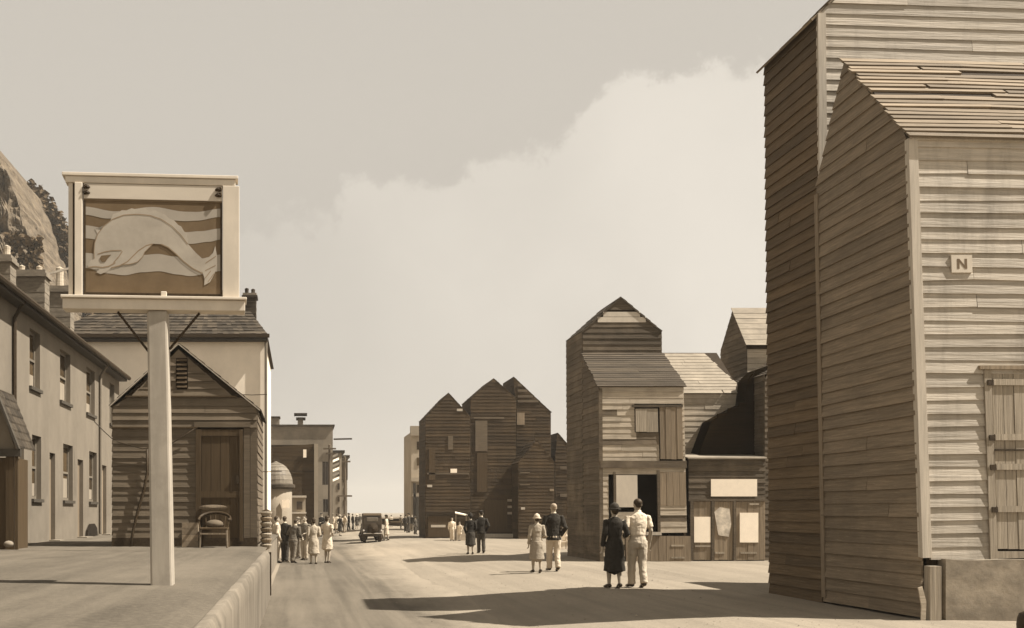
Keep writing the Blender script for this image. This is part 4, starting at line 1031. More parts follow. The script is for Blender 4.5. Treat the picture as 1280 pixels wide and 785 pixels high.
# ================================================================== FAR LEFT of the street
y = 80
h = empty('hotel_block', (PX(332, y), y, 0), 'large plain rendered block with flat parapet at the street end', 'building')
xa, xb = PX(322, y), PX(416, y)
zt = PZ(533, y)
holed(h, 'wall', M['far_wall'], (xa, y, 0), (1,0,0), (0,0,1), (0,-1,0), 0, xb-xa, 0, zt, [(PX(403,y)-xa, PX(411,y)-xa, PZ(606,y), PZ(577,y)), (PX(404,y)-xa, PX(410,y)-xa, PZ(640,y), PZ(624,y))], .3)
MB().box(xa, y+.31, 0, xb-.0, y+14, zt-.03).build('core', M['far_wall'], h)
MB().box(xa-.1, y-.15, zt-.0, xb+.15, y+14, zt+.14).build('parapet', M['tile'], h)
for t, bt in ((577, 606), (624, 640)):
    wn = MB().box(PX(403,y), y+.2, PZ(bt,y), PX(411,y), y+.24, PZ(t,y)).build('window', M['glass'], h)
    MB().box(PX(406.6,y), y+.16, PZ(bt,y), PX(407.4,y), y+.2, PZ(t,y)).build('mullion', M['frame'], wn)
def farstack(a, b, t, bt, lbl, y=80):
    o = empty('chimney_stack', P((a+b)/2, bt, y+1), lbl, 'chimney')
    MB().box(PX(a,y), y+1, PZ(bt,y), PX(b,y), y+2, PZ(t,y)).build('shaft', M['far_wall'], o)
    return o
o = farstack(333, 349, 521, 534, 'broad chimney stack on the far rendered block, dark capped'); MB().box(PX(331,80), 80.9, PZ(521,80), PX(350,80), 82.1, PZ(519,80)).build('cap', M['iron'], o)
o = farstack(372, 379, 520, 534, 'slim chimney stack with flat cowl on the far rendered block')
for t, a, b in ((515, 367.5, 384), (520.5, 370, 382)): MB().box(PX(a,80), 80.8, PZ(t+2,80), PX(b,80), 82.2, PZ(t,80)).build('cowl', M['tile'], o)
# dark boarded shed in front of it
y = 62
h = empty('boarded_shed', (PX(332, y), y, 0), 'dark flat fronted boarded shed with pale corner post near the turret kiosk', 'shed')
xa, xb = PX(326, y), PX(393, y)
MB().box(xa, y+.02, -.2, xb, y+6, PZ(556, y)).build('frame', M['core'], h)
boards(h, (xa, y, -.2), (1,0,0), (0,0,1), (0,-1,0), [(0,0), (xb-xa,0), (xb-xa, PZ(555,y)+.2), (0, PZ(557,y)+.2)], .24, M['far_dark'], stuff=True, th=.008)
MB().box(xb-.02, y-.15, -.2, PX(397.5,y), y+.1, PZ(555,y)).build('corner_post', M['far_pale'], h)
MB().box(PX(379,y), y-.12, PZ(572,y), PX(383,y), y-.06, PZ(562,y)).build('white_lamp', M['paper'], h)
MB().box(PX(339,y), y-.1, PZ(580,y), PX(349,y), y-.05, PZ(571,y)).build('window', M['glass'], h)
MB().box(xa, y-.05, PZ(590,y), xb, y-.03, PZ(588.5,y)).build('rail', M['core'], h)
# turret kiosk
y = 52
xk = PX(345, y); rk = 21*y/F
kz = PZ(609, y)
h = empty('kiosk', (xk, y, 0), 'round kiosk with ribbed dome standing before the dark shed', 'kiosk')
MB().tube([(xk, y, -.2), (xk, y, 1.0), (xk, y, kz-.02)], [rk*.95]*3, 24).build('drum', M['far_wall'], h, smooth=True)
MB().tube([(xk, y, kz-.02), (xk, y, kz+.12)], [rk*1.14, rk*1.14], 24).build('cornice', M['tile'], h)
dz = PZ(578, y) - kz - .1
for r in range(7):
    f0, f1 = r/7, (r+1)/7
    MB().tube([(xk, y, kz+.11+dz*math.sin(f0*math.pi/2)), (xk, y, kz+.11+dz*math.sin(f1*math.pi/2)-.01)], [rk*math.cos(f0*math.pi/2)*1.0+.012, max(.03, rk*math.cos(f1*math.pi/2))], 24).build('dome_course', M['lead'], h)
MB().box(PX(353,y), y-rk*.9-.1, PZ(635,y), PX(362,y), y-rk*.9-.04, PZ(625,y)).build('notice', M['paper'], h)
y = 55
h = empty('counter_stall', (PX(367, y), y, 0), 'small pale stall with square window beside the round kiosk', 'stall')
MB().box(PX(364,y), y, -.2, PX(382,y), y+1.5, PZ(622,y)).build('wall', M['far_pale'], h)
MB().box(PX(363,y), y-.25, PZ(622,y), PX(383,y), y+1.6, PZ(619.5,y)).build('ledge', M['white_paint'], h)
MB().box(PX(371,y), y-.05, PZ(637,y), PX(378,y), y-.005, PZ(627,y)).build('window', M['glass'], h)
MB().box(PX(364,y), y-.2, PZ(642,y), PX(383,y), y-.005, PZ(640,y)).build('shelf', M['white_paint'], h)
# receding shop fronts
for (a, b, top, y, lbl, mm) in ((412, 427, 566, 96, 'narrow shop house with striped blind past the rendered block', 'far_pale'), (425, 434, 572, 118, 'further narrow house with dark bay at the end of the street', 'far_wall')):
    h = empty('shop_house', (PX(b, y), y, 0), lbl, 'house')
    MB().box(PX(a,y)-4, y, 0, PX(b,y), y+12, PZ(top,y)).build('wall', M[mm], h)
    MB().box(PX(a,y)-4, y-.3, PZ(top,y), PX(b,y)+.3, y+12, PZ(top-3,y)).build('cornice', M['tile'], h)
    for t in range(int(top)+8, 640, 15):
        wn = MB().box(PX(b,y)-.02, y+.5, PZ(t+8,y), PX(b,y)+.03, y+1.8, PZ(t,y)).build('window', M['glass'], h)
        MB().box(PX(b-5,y), y-.04, PZ(t+8,y), PX(b-2.5,y), y-.005, PZ(t,y)).build('window', M['glass'], h)
    if y < 100:
        for k_ in range(6):
            t = 572 + k_*6
            MB().hexa([P(416,t,y-.6), P(424,t-3.5,y-.2), P(424,t-3.5,y-.1), P(416,t,y-.5), P(416,t-3,y-.6), P(424,t-6.5,y-.2), P(424,t-6.5,y-.1), P(416,t-3,y-.5)]).build('blind_stripe', M['paper'] if k_ % 2 else M['lead'], h)
    else:
        MB().box(PX(427,y), y-1.2, PZ(600,y), PX(434,y), y-.01, PZ(575,y)).build('bay', M['far_dark'], h)
for (px, t, y, arms, lbl) in ((412, 556, 70, ((404, 420, 560), (407, 419, 566)), 'telegraph pole with two cross arms near the rendered block'), (431, 571, 90, ((427, 438, 576), (422, 440, 619)), 'further telegraph pole at the end of the street')):
    o = empty('telegraph_pole', (PX(px,y), y, gz(PX(px,y))), lbl, 'pole', 'telegraph poles by the street')
    MB().tube([(PX(px,y), y, gz(0)), (PX(px,y), y, PZ(t,y))], [.13, .09], 8).build('mast', M['pole'], o)
    for a, b, tt_ in arms: MB().box(PX(a,y), y-.14, PZ(tt_+2,y), PX(b,y), y-.09, PZ(tt_,y)).build('cross_arm', M['pole'], o)
o = empty('bracket_sign', P(418, 549, 80), 'dark bracket arm jutting from the top of the far block', 'bracket')
MB().bar(P(417, 549, 79.8), P(440, 548.5, 79.8), .09, .12).build('arm', M['iron'], o)
# clutter: boxes by the hatch house, stall awning
for k_, (a, b, t, bt, lbl) in enumerate(((699, 707, 677, 686, 'lower left white box stacked beside the mid street net house'), (708, 717.5, 676, 686, 'lower right white box stacked beside the mid street net house'), (706, 717, 670, 675.5, 'middle white box of the small stack beside the mid street net house'), (708, 716.5, 660, 669.5, 'topmost white box of the small stack beside the mid street net house'))):
    y = 43; z0_ = 0
    o = empty('fish_box', (PX((a+b)/2,y), y, z0_), lbl, 'box', 'white fish boxes')
    dzz = -PZ(686, y)
    MB().box(PX(a,y), y, PZ(bt,y)+dzz, PX(b,y), y+.5, PZ(t,y)+dzz-.03).build('sides', M['wall_white'], o)
    MB().box(PX(a,y)-.02, y-.03, PZ(t,y)+dzz-.03, PX(b,y)+.02, y+.52, PZ(t,y)+dzz+.02).build('rim', M['paper'], o)
y = 55
o = empty('stall', (PX(574,y), y, 0), 'small stall with white awning under the leftmost far net house', 'stall')
MB().hexa([P(569,642,y), P(584,645,y), P(584,644.5,y+1), P(569,641,y+1), P(569,640.5,y), P(584,643.5,y), P(584,643,y+1), P(569,639.5,y+1)]).build('awning', M['paper'], o)
for px in (570, 583): MB().box(PX(px,y)-.03, y, 0, PX(px,y)+.03, y+.06, PZ(643,y)).build('post', M['pole'], o)
MB().box(PX(570,y), y+.3, .0, PX(583,y), y+.9, .8).build('counter', M['bleach_lit'], o)

# ================================================================== cliff and scrub
M['rock'] = mat('sandstone_cliff', SM(.16), SM(.08), (.35,.35,.9), .95, 0, 1.0, stain=S2(.05), stain_scale=1, detail=10, stain_map=(.22, .22, .5))
M['rock'].node_tree.nodes['Bump'].inputs['Distance'].default_value = .7
yk = 120
prof = [(-200, 60), (-60, 130), (-20, 170), (0, 193), (7, 212), (14, 234), (24, 264), (36, 298), (48, 324), (58, 346), (66, 420), (70, 640)]
vs = []; fs = []
NV = 80
for i, (px, py) in enumerate([p for a, b in zip(prof, prof[1:]) for p in [((a[0]*(1-k/8)+b[0]*k/8), (a[1]*(1-k/8)+b[1]*k/8)) for k in range(8)]]):
    y_ = yk; top = P(px, py, y_); top.z = max(.5, top.z + 1.2*noise.noise((px*.13, 1, 2)))
    for j in range(NV):
        t = j/(NV-1)
        z = -1 + (top.z+1)*t
        st_ = math.floor(z/1.7 + px*.03 + .8*noise.noise((px*.03, 4, z*.1)))
        ex = 2.6*noise.noise((st_*1.7, px*.012, 5)) + 1.2*noise.noise((px*.03, z*.5, 7)) + .8*noise.noise((px*.12, z*1.3, 9))
        yy = y_ - 9*(1-t) + ex
        vs.append((top.x*yy/y_*1.0 + .6*noise.noise((z*.4, px*.1, 3)), yy, z))
    vs.append((top.x - 3, y_+40, top.z+4))
n1_ = len(vs)//(NV+1); k = NV+1
for i in range(n1_-1):
    for j in range(k-1):
        fs.append((i*k+j, (i+1)*k+j, (i+1)*k+j+1, i*k+j+1))
me = bpy.data.meshes.new('cliff'); me.from_pydata(vs, [], fs); me.materials.append(M['rock'])
o = bpy.data.objects.new('cliff', me); C.objects.link(o); o['kind'] = 'structure'
# hillside with dark scrub behind
yk2 = 150
prof2 = [(-60, 200), (0, 222), (22, 229), (40, 233), (54, 240), (66, 252), (78, 274), (88, 300), (98, 335), (112, 380), (125, 440), (140, 640)]
vs = []; fs = []
pp = [((a[0]*(1-k/6)+b[0]*k/6), (a[1]*(1-k/6)+b[1]*k/6)) for a, b in zip(prof2, prof2[1:]) for k in range(6)]
for px, py in pp:
    t_ = P(px, py+6, yk2)
    for j in range(12):
        f = j/11
        vs.append((t_.x, yk2 - 14*(1-f)**1.5, -1 + (t_.z+1)*f))
    vs.append((t_.x-2, yk2+60, t_.z))
k = 13
for i in range(len(pp)-1):
    for j in range(k-1): fs.append((i*k+j, (i+1)*k+j, (i+1)*k+j+1, i*k+j+1))
M['turf'] = mat('dark_hill_turf', S(.07), S(.04), (.2,.2,.2), .95, 0, .4)
me = bpy.data.meshes.new('hill'); me.from_pydata(vs, [], fs); me.materials.append(M['turf'])
o = bpy.data.objects.new('hill', me); C.objects.link(o); o['kind'] = 'structure'
M['leaf'] = mat('scrub_leaf', S(.075), S(.045), (1,1,1), .8, .4, 0)
sc = MB(); rs = random.Random(5)
for _ in range(6500):
    i = rs.randrange(len(pp)-1); px, py = pp[i]
    if px < 5 or px > 118: continue
    t_ = P(px + rs.uniform(-2, 3), py, yk2); f = 1 - rs.random()**1.6*.75
    cl = noise.noise((px*.12, f*9, 3))
    if cl < -.25: continue
    c = V(t_.x, yk2 - 14*(1-f)**1.5 - rs.uniform(0, 1.5+2*max(0, cl)), -1 + (t_.z+1)*f + rs.uniform(-.3, .5 + 1.6*max(0, cl)))
    r = rs.uniform(.25, .6)
    d = V(rs.uniform(-1,1), rs.uniform(-1,1), rs.uniform(-1,1)).normalized(); e = d.cross(V(.3,.5,.8)).normalized(); g = d.cross(e)
    sc.poly([c+e*r, c+g*r*.6, c-e*r, c-g*r*.6], [(0,1,2,3)])
for _ in range(1500):
    px, py = rs.uniform(6, 52), rs.uniform(292, 338)
    if py < 300 + (px-30)*.9 - 22 or abs(noise.noise((px*.08, py*.08, 2))) > .3: continue
    c = P(px, py, 107 + rs.uniform(-1.5, 1.5)); r = rs.uniform(.2, .5)
    d = V(rs.uniform(-1,1), rs.uniform(-1,1), rs.uniform(-1,1)).normalized(); e = d.cross(V(.3,.5,.8)).normalized(); g = d.cross(e)
    sc.poly([c+e*r, c+g*r*.6, c-e*r, c-g*r*.6], [(0,1,2,3)])
sc.build('scrub', M['leaf'])['kind'] = 'stuff'

# ================================================================== people
def person(label, px, fy, topy, y=None, kind='man', top=.05, low=.5, rz=0, hat=None, stride=.12, arms=('down', 'down'), hem=.20, hair='hair', vox=.013, jacket=False, H=None, group=None, sleeves=True, hatm=.05, hands=True, stoop=0):
    if y is None:
        y = F*(CAMH)/(fy-CY)
        for _ in range(3): y = F*(CAMH - gz(PX(px, y)))/(fy-CY)
    x = PX(px, y); z = gz(x)
    H = H or (fy-topy)*y/F
    if hat: H -= .02
    p = empty('person', (x, y, z), label, 'person', group, 0)
    W = 1.0 if kind == 'man' else .9
    cosr, sinr = math.cos(rz), math.sin(rz)
    def tf(q):
        # stoop bends the upper body forward
        yy = q.y + stoop*max(0, q.z/H - .5)*H
        zz_ = q.z - stoop*.35*max(0, q.z/H-.5)*H
        return V(x + q.x*cosr - yy*sinr, y + q.x*sinr + yy*cosr, z + zz_)
    def leg(sx, s):
        hip = V(sx*.052*H*W, 0, .50*H); ank = V(sx*.05*H, s*H*.55, .045*H + (abs(s)*.16*H if s < 0 else .0))
        kn = V(sx*.052*H, s*H*.27 + .02*H, .275*H + (.01*H if s < 0 else 0))
        toe = ank + V(sx*.012*H, .10*H, -.03*H if s >= 0 else -.055*H)
        return hip, kn, ank, toe
    def arm(sx, mode):
        sh = V(sx*.108*H*W, 0, .80*H)
        if mode == 'down': el = V(sx*.142*H*W, -.025*H, .635*H); wr = V(sx*.145*H*W, .025*H, .50*H)
        elif mode == 'bent': el = V(sx*.15*H*W, -.035*H, .635*H); wr = V(sx*.075*H, .10*H, .60*H)
        elif mode == 'swing': el = V(sx*.142*H*W, -.06*H, .645*H); wr = V(sx*.15*H*W, -.02*H, .505*H)
        elif mode == 'fwd': el = V(sx*.135*H*W, .03*H, .64*H); wr = V(sx*.125*H*W, .13*H, .56*H)
        elif mode == 'link': el = V(sx*.165*H*W, -.02*H, .64*H); wr = V(sx*.17*H*W, .09*H, .615*H)
        elif mode == 'pocket': el = V(sx*.165*H*W, -.05*H, .635*H); wr = V(sx*.115*H*W, .03*H, .52*H)
        elif mode == 'up': el = V(sx*.16*H*W, .05*H, .70*H); wr = V(sx*.08*H, .07*H, .84*H)
        return sh, el, wr
    b = MB(); legs = [leg(-1, stride), leg(1, -stride)]; ar = [arm(-1, arms[0]), arm(1, arms[1])]
    for hip, kn, ank, toe in legs:
        b.tube([hip, hip.lerp(kn,.5), kn, kn.lerp(ank,.35), ank, ank - V(0,0,.012*H)], [.046*H*W, .041*H*W, .030*H, .031*H, .019*H, .019*H], 10)
        b.tube([ank + V(0,-.022*H,-.022*H), ank.lerp(toe,.5)+V(0,0,-.008*H), toe], [(.021*H,.02*H), (.023*H,.018*H), (.019*H,.011*H)], 8)
    b.tube([V(0,0,.45*H), V(0,0,.51*H), V(0,0,.60*H), V(0,.005*H,.70*H), V(0,0,.78*H), V(0,-.003*H,.815*H), V(0,-.002*H,.84*H)],
           [(.075*H*W,.058*H), (.096*H*W,.066*H), (.076*H*W,.054*H), (.094*H*W,.064*H), (.106*H*W,.055*H), (.075*H*W,.046*H), (.04*H,.04*H)], 14)
    b.tube([V(0,-.004*H,.82*H), V(0,.004*H,.885*H)], [.034*H, .032*H], 10)
    b.tube([V(0,.012*H,.868*H), V(0,.012*H,.888*H), V(0,.006*H,.92*H), V(0,.002*H,.95*H), V(0,0,.975*H), V(0,0,.99*H)],
           [(.022*H,.028*H), (.034*H,.043*H), (.041*H,.051*H), (.043*H,.054*H), (.035*H,.044*H), (.018*H,.024*H)], 14)
    b.tube([V(0,.056*H,.938*H), V(0,.062*H,.922*H), V(0,.066*H,.912*H), V(0,.056*H,.906*H)], [.006*H, .008*H, .011*H, .007*H], 7)
    for sx in (-1, 1): b.ball(V(sx*.044*H, -.004*H, .925*H), (.006*H, .013*H, .018*H), 8, 6)
    for si, (sh, el, wr) in enumerate(ar):
        sx = -1 if si == 0 else 1
        b.tube([sh, sh.lerp(el,.5), el, el.lerp(wr,.35), wr], [.033*H, .027*H, .023*H, .023*H, .0155*H], 10)
        d = (wr - el).normalized(); side = V(0, 1, 0) - d*d.y; side.normalize()
        pe = wr + d*.055*H
        b.tube([wr, wr.lerp(pe,.5), pe], [(.014*H,.017*H), (.012*H,.024*H), (.011*H,.025*H)], 8, xref=(1,0,0))
        if hands:
            palm = d.cross(side).normalized()*(-sx)
            for k_, (o_, L_) in enumerate(((.019, .040), (.0065, .047), (-.006, .043), (-.0185, .034))):
                r0 = wr + d*.045*H + side*o_*H
                curl = palm*(-.010*H)
                b.tube([r0, r0 + d*.012*H + d*L_*.45*H + side*o_*.12*H, r0 + d*.010*H + d*L_*.8*H + curl, r0 + d*.008*H + d*L_*H + curl*2.2], [.0058*H, .0056*H, .005*H, .0042*H], 6)
            r0 = wr + d*.015*H + side*.014*H
            b.tube([r0, r0 + d*.018*H + side*.018*H, r0 + d*.038*H + side*.024*H], [.0065*H, .0062*H, .005*H], 6)
        else: b.ball(pe + d*.02*H, (.012*H, .02*H, .03*H), 8, 6)
    def rem(o, vx, sm=4):
        m = o.modifiers.new('remesh', 'REMESH'); m.mode = 'VOXEL'; m.voxel_size = vx; m.use_smooth_shade = True
        m = o.modifiers.new('smooth', 'SMOOTH'); m.factor = .5; m.iterations = sm
        return o
    if 'cloth_folds' not in bpy.data.textures:
        tx_ = bpy.data.textures.new('cloth_folds', 'CLOUDS'); tx_.noise_scale = .11; tx_.noise_depth = 2
    def remc(o, vx, sm=3):
        rem(o, vx, sm)
        m = o.modifiers.new('folds', 'DISPLACE'); m.texture = bpy.data.textures['cloth_folds']; m.strength = .030; m.mid_level = .45; m.texture_coords = 'LOCAL'
        return o
    rem(b.build('body', M['skin'], p, warp=tf), vox, 2)
    # face
    for sx in (-1, 1): MB().ball(V(sx*.017*H, .053*H, .935*H), (.006*H, .004*H, .004*H), 6, 5).build('eye', M['hair'], p, warp=tf)
    MB().ball(V(0, .053*H, .893*H), (.012*H, .004*H, .003*H), 6, 5).build('mouth', M['sign_lt'], p, warp=tf)
    # shoes
    for hip, kn, ank, toe in legs:
        s_ = MB().tube([ank + V(0,-.03*H,-.018*H), ank + V(0,0,-.012*H), ank.lerp(toe,.55)+V(0,0,-.006*H), toe + V(0,.012*H,-.002*H)], [(.023*H,.022*H), (.026*H,.026*H), (.027*H,.021*H), (.02*H,.013*H)], 10)
        s_.build('shoe', M['shoe'], p, smooth=True, warp=tf)
    nzr = random.Random(int(px*13+fy))
    ph = nzr.uniform(0, 6)
    if kind == 'man':
        t = MB()
        for hip, kn, ank, toe in legs:
            t.tube([hip + V(0,0,.02*H), hip.lerp(kn,.5), kn, kn.lerp(ank,.55), ank + V(0,-.006*H,-.004*H)], [(.060*H,.062*H), (.053*H,.054*H), (.045*H,.046*H), (.042*H,.044*H), (.041*H,.046*H)], 12)
        t.tube([V(0,0,.455*H), V(0,-.004*H,.50*H), V(0,0,.60*H)], [(.088*H,.07*H), (.104*H,.078*H), (.084*H,.064*H)], 14)
        tr_ = remc(t.build('trousers', cloth(low), p, warp=tf), vox, 3)
        t = MB()
        bot = .46 if jacket else .585
        t.tube([V(0,0,bot*H), V(0,0,.54*H if jacket else .60*H), V(0,0,.62*H), V(0,.004*H,.71*H), V(0,0,.785*H), V(0,-.002*H,.822*H), V(0,0,.845*H)],
               [(.112*H if jacket else .09*H, .082*H if jacket else .068*H), (.108*H if jacket else .094*H, .078*H if jacket else .07*H), (.096*H,.07*H), (.112*H,.076*H), (.118*H,.066*H), (.082*H,.054*H), (.044*H,.045*H)], 16)
        for sh, el, wr in ar:
            e = wr if sleeves else sh.lerp(el, .75)
            if sleeves: t.tube([sh - V(0,0,0), sh.lerp(el,.5), el, el.lerp(wr,.5), wr], [.043*H, .037*H, .034*H, .031*H, .028*H], 12)
            else: t.tube([sh, sh.lerp(el,.4), e], [.037*H, .036*H, .037*H], 12)
        remc(t.build('jacket' if jacket else 'shirt', cloth(top), p, warp=tf), vox, 3)
        MB().tube([V(0,-.002*H,.835*H), V(0,.001*H,.862*H)], [.041*H, .039*H], 12).build('collar', cloth(.55 if jacket else top), p, smooth=True, warp=tf)
    else:
        t = MB()
        sk = lambda i, a: .055*math.sin(7*a + ph)*(i/5)**2 if i < 6 else 0
        pts = [V(0,0,.60*H), V(0,0,.54*H), V(0,-.004*H,.49*H), V(0,0,(.49*.6+hem*.4)*H), V(0,0,(.49*.25+hem*.75)*H), V(0,0,hem*H)]
        fl = .125 if hem < .3 else .115
        t.tube(pts, [(.080*H,.063*H), (.098*H,.074*H), (.106*H,.082*H), (.112*H,.090*H), (.118*H,.10*H), (fl*H,.108*H)], 28, wave=sk)
        t.tube([V(0,0,.57*H), V(0,0,.62*H), V(0,.008*H,.71*H), V(0,0,.785*H), V(0,-.002*H,.82*H), V(0,0,.838*H)],
               [(.083*H,.064*H), (.082*H,.062*H), (.098*H,.076*H), (.104*H,.060*H), (.072*H,.048*H), (.04*H,.04*H)], 16)
        for sh, el, wr in ar:
            if sleeves: t.tube([sh, sh.lerp(el,.5), el, el.lerp(wr,.5), wr], [.038*H, .034*H, .031*H, .028*H, .026*H], 12)
            else: t.tube([sh, sh.lerp(el,.3), sh.lerp(el,.5)], [.038*H, .037*H, .036*H], 12)
        remc(t.build('dress' if top == low else 'coat', cloth(top), p, warp=tf), vox, 3)
        if top != low:
            t = MB(); t.tube([q + V(0,0,-.004*H) for q in pts[1:]], [(.102*H,.079*H), (.110*H,.086*H), (.116*H,.094*H), (.122*H,.103*H), (fl*H+.004,.111*H)], 28, wave=lambda i, a: .05*math.sin(7*a+ph)*((i+1)/5)**2)
            remc(t.build('skirt', cloth(low), p, warp=tf), vox, 3)
    # hair and hat
    hm = M[hair]
    t = MB()
    t.ball(V(0, -.008*H, .952*H), (.047*H, .056*H, .048*H), 14, 9)
    if kind == 'woman':
        t.ball(V(0, -.03*H, .915*H), (.043*H, .034*H, .042*H), 12, 8)
    else: t.ball(V(0, -.03*H, .925*H), (.038*H, .026*H, .032*H), 12, 8)
    t.build('hair', hm, p, smooth=True, warp=tf)
    if hat:
        t = MB(); hv = cloth(hatm)
        if hat == 'cloche':
            t.tube([V(0,-.006*H,.932*H), V(0,-.006*H,.965*H), V(0,-.006*H,.995*H), V(0,-.006*H,1.012*H)], [(.056*H,.066*H), (.053*H,.062*H), (.042*H,.05*H), (.018*H,.02*H)], 16)
            t.tube([V(0,-.004*H,.938*H), V(0,-.004*H,.946*H)], [(.078*H,.086*H), (.06*H,.07*H)], 16)
        elif hat == 'cap':
            t.tube([V(0,0,.968*H), V(0,.006*H,.982*H), V(0,.002*H,1.0*H)], [(.05*H,.062*H), (.06*H,.074*H), (.03*H,.036*H)], 16)
            t.tube([V(0,.05*H,.968*H), V(0,.085*H,.962*H)], [(.036*H,.006*H), (.026*H,.004*H)], 10)
        elif hat == 'wide':
            t.tube([V(0,-.004*H,.962*H), V(0,-.004*H,.972*H)], [(.10*H,.11*H), (.09*H,.10*H)], 18)
            t.tube([V(0,-.004*H,.965*H), V(0,-.004*H,.998*H), V(0,-.004*H,1.012*H)], [(.05*H,.058*H), (.046*H,.054*H), (.025*H,.03*H)], 16)
        t.build('hat', hv, p, smooth=True, warp=tf)
    return p
PI = math.pi
# couples walking away up the right side
person('woman in a long dark coat and dark hat walking away beside the man in white', 768, 735.2, 628.5, kind='woman', top=.035, low=.035, hem=.21, hat='cloche', hatm=.05, stride=.07, arms=('down', 'link'), vox=.010, rz=.05)
p2 = person('man in white shirt and pale trousers walking away beside the woman in dark', 797, 734.4, 623, kind='man', top=.70, low=.46, stride=.09, arms=('bent', 'down'), sleeves=False, vox=.010, rz=.05)
person('woman in a pale suit and light hat walking away, arm through her partner', 671, 716, 642, kind='woman', top=.30, low=.28, hem=.24, hat='cloche', hatm=.55, stride=.10, arms=('down', 'bent'), vox=.011)
person('man in dark jacket and white trousers walking away with his partner', 692, 713.5, 629, kind='man', top=.03, low=.48, jacket=True, hair='hair_fair', stride=.09, arms=('link', 'pocket'), vox=.011)
person('shorter of the two figures in dark clothes walking towards the far net houses', 588, 693, 641, kind='woman', top=.025, low=.05, hem=.24, stride=.06, hat='cloche', hatm=.03, arms=('pocket', 'bent'))
person('taller of the two figures in dark clothes walking towards the far net houses', 601.5, 691.5, 637.5, kind='man', top=.03, low=.07, jacket=True, hat='cap', hatm=.03, stride=.06, arms=('pocket', 'pocket'))
# group standing by the terrace end
person('woman in a short white dress at the street side of the standing group', 409, 704.5, 644, kind='woman', top=.55, low=.55, hem=.30, sleeves=False, stride=.07, hair='hair', arms=('bent', 'bent'), rz=-.5)
person('woman in a pale print dress turned away within the standing group', 392, 706, 647, kind='woman', top=.36, low=.36, hem=.24, stride=.03, arms=('down', 'bent'), rz=.15)
person('man in brown jacket leaning forward over the standing group', 366, 704, 646, kind='man', top=.10, low=.16, jacket=True, stride=.07, arms=('bent', 'fwd'), rz=-.7, stoop=.25)
person('man in dark suit at the back of the standing group', 356, 703, 645, kind='man', top=.03, low=.05, jacket=True, stride=.05, arms=('down', 'down'), rz=-.4)
person('figure in white coat at the terrace end of the standing group', 346, 703.5, 645, kind='man', top=.50, low=.42, jacket=True, stride=.04, arms=('down', 'pocket'), rz=-1.2)
person('figure in tan jacket facing us in the middle of the standing group', 381, 700, 645, kind='man', top=.16, low=.40, jacket=True, stride=.03, arms=('bent', 'bent'), rz=2.6, hair='hair')
person('man in dark waistcoat half hidden behind the standing group', 373, 698, 646, kind='man', top=.04, low=.2, jacket=True, stride=.03, arms=('down', 'down'), rz=2.2, hat='cap', hatm=.2)
# further down the street
fv = dict(vox=.022, hands=False)
person('woman in white with a wide hat beyond the standing group', 414, 668, 640.5, kind='woman', top=.5, low=.5, hem=.25, hat='wide', hatm=.5, rz=2.8, **fv)
person('woman in pale dress strolling at the kerb beyond the standing group', 421, 667, 642, kind='woman', top=.42, low=.42, hem=.25, rz=.3, **fv)
person('dark clothed man with pale hat by the far kerb', 399, 667, 641.5, kind='man', top=.04, low=.08, jacket=True, hat='wide', hatm=.4, rz=.8, **fv)
person('boy in a pale shirt running beyond the standing group', 428, 664, 645, kind='man', top=.5, low=.1, rz=.6, sleeves=False, **fv)
person('woman in mid-toned coat among the kerb walkers before the shop houses', 406, 668.5, 642, kind='woman', top=.16, low=.16, hem=.22, hat='cloche', hatm=.1, rz=-.4, **fv)
person('man in shirtsleeves and dark trousers among the kerb walkers before the shop houses', 393, 667, 641, kind='man', top=.5, low=.05, rz=2.9, **fv)
person('woman in dark dress with white hat beside the further telegraph pole', 446, 661, 642.5, kind='woman', top=.05, low=.05, hem=.25, hat='wide', hatm=.6, rz=.2, **fv)
person('man in light jacket far down the street beyond the motor car', 457, 658, 643, kind='man', top=.3, low=.06, jacket=True, hat='cap', rz=.4, **fv)
person('woman in pale frock far down the street past the motor car', 489, 659, 643.5, kind='woman', top=.45, low=.45, hem=.27, rz=.4, **fv)
for (px_, fy_, ty_, kd, tp_, lw_, ht_, hm2, rz_, lb_) in (
    (402, 671, 641, 'man', .05, .09, 'cap', .06, 2.4, 'man in dark jacket and cap just behind the white dressed woman of the group'),
    (386, 675, 641, 'woman', .48, .48, 'cloche', .4, 2.9, 'woman in white with close hat behind the standing group'),
    (377, 672, 640, 'man', .22, .05, 'wide', .5, .5, 'man in light jacket and straw hat behind the standing group'),
    (425, 670, 643, 'woman', .06, .06, 'cloche', .3, -.8, 'woman in black with pale close hat at the kerb beyond the group'),
    (431, 666, 642, 'man', .5, .3, None, .1, 1.9, 'bareheaded man in white shirt near the further telegraph pole'),
    (418, 662, 641.5, 'man', .04, .04, 'cap', .05, .2, 'tall man in black between the pale dressed kerb walkers'),
    (412, 660, 643, 'woman', .3, .3, 'cloche', .06, 2.2, 'woman in grey frock farthest among the kerb walkers'),
    (450, 657, 642.5, 'man', .05, .2, 'cap', .2, .7, 'man in dark coat and light trousers far behind the motor car')):
    person(lb_, px_, fy_, ty_, kind=kd, top=tp_, low=lw_, hem=.24, jacket=(kd == 'man' and tp_ < .45), hat=ht_, hatm=hm2, rz=rz_, arms=(('bent', 'down'), ('down', 'fwd'), ('pocket', 'bent'))[int(px_) % 3], **fv)
person('man in dark suit near the far telegraph pole', 436, 663, 641, kind='man', top=.03, low=.04, jacket=True, rz=1.5, hat='cap', **fv)
person('man in dark coat close behind another at the far telegraph pole', 441, 662.5, 642, kind='man', top=.04, low=.05, jacket=True, rz=-1.2, **fv)
person('child in white standing before the leftmost far net house', 565, 676, 647, kind='man', top=.6, low=.55, rz=3.0, stride=.03, vox=.02, hands=False)
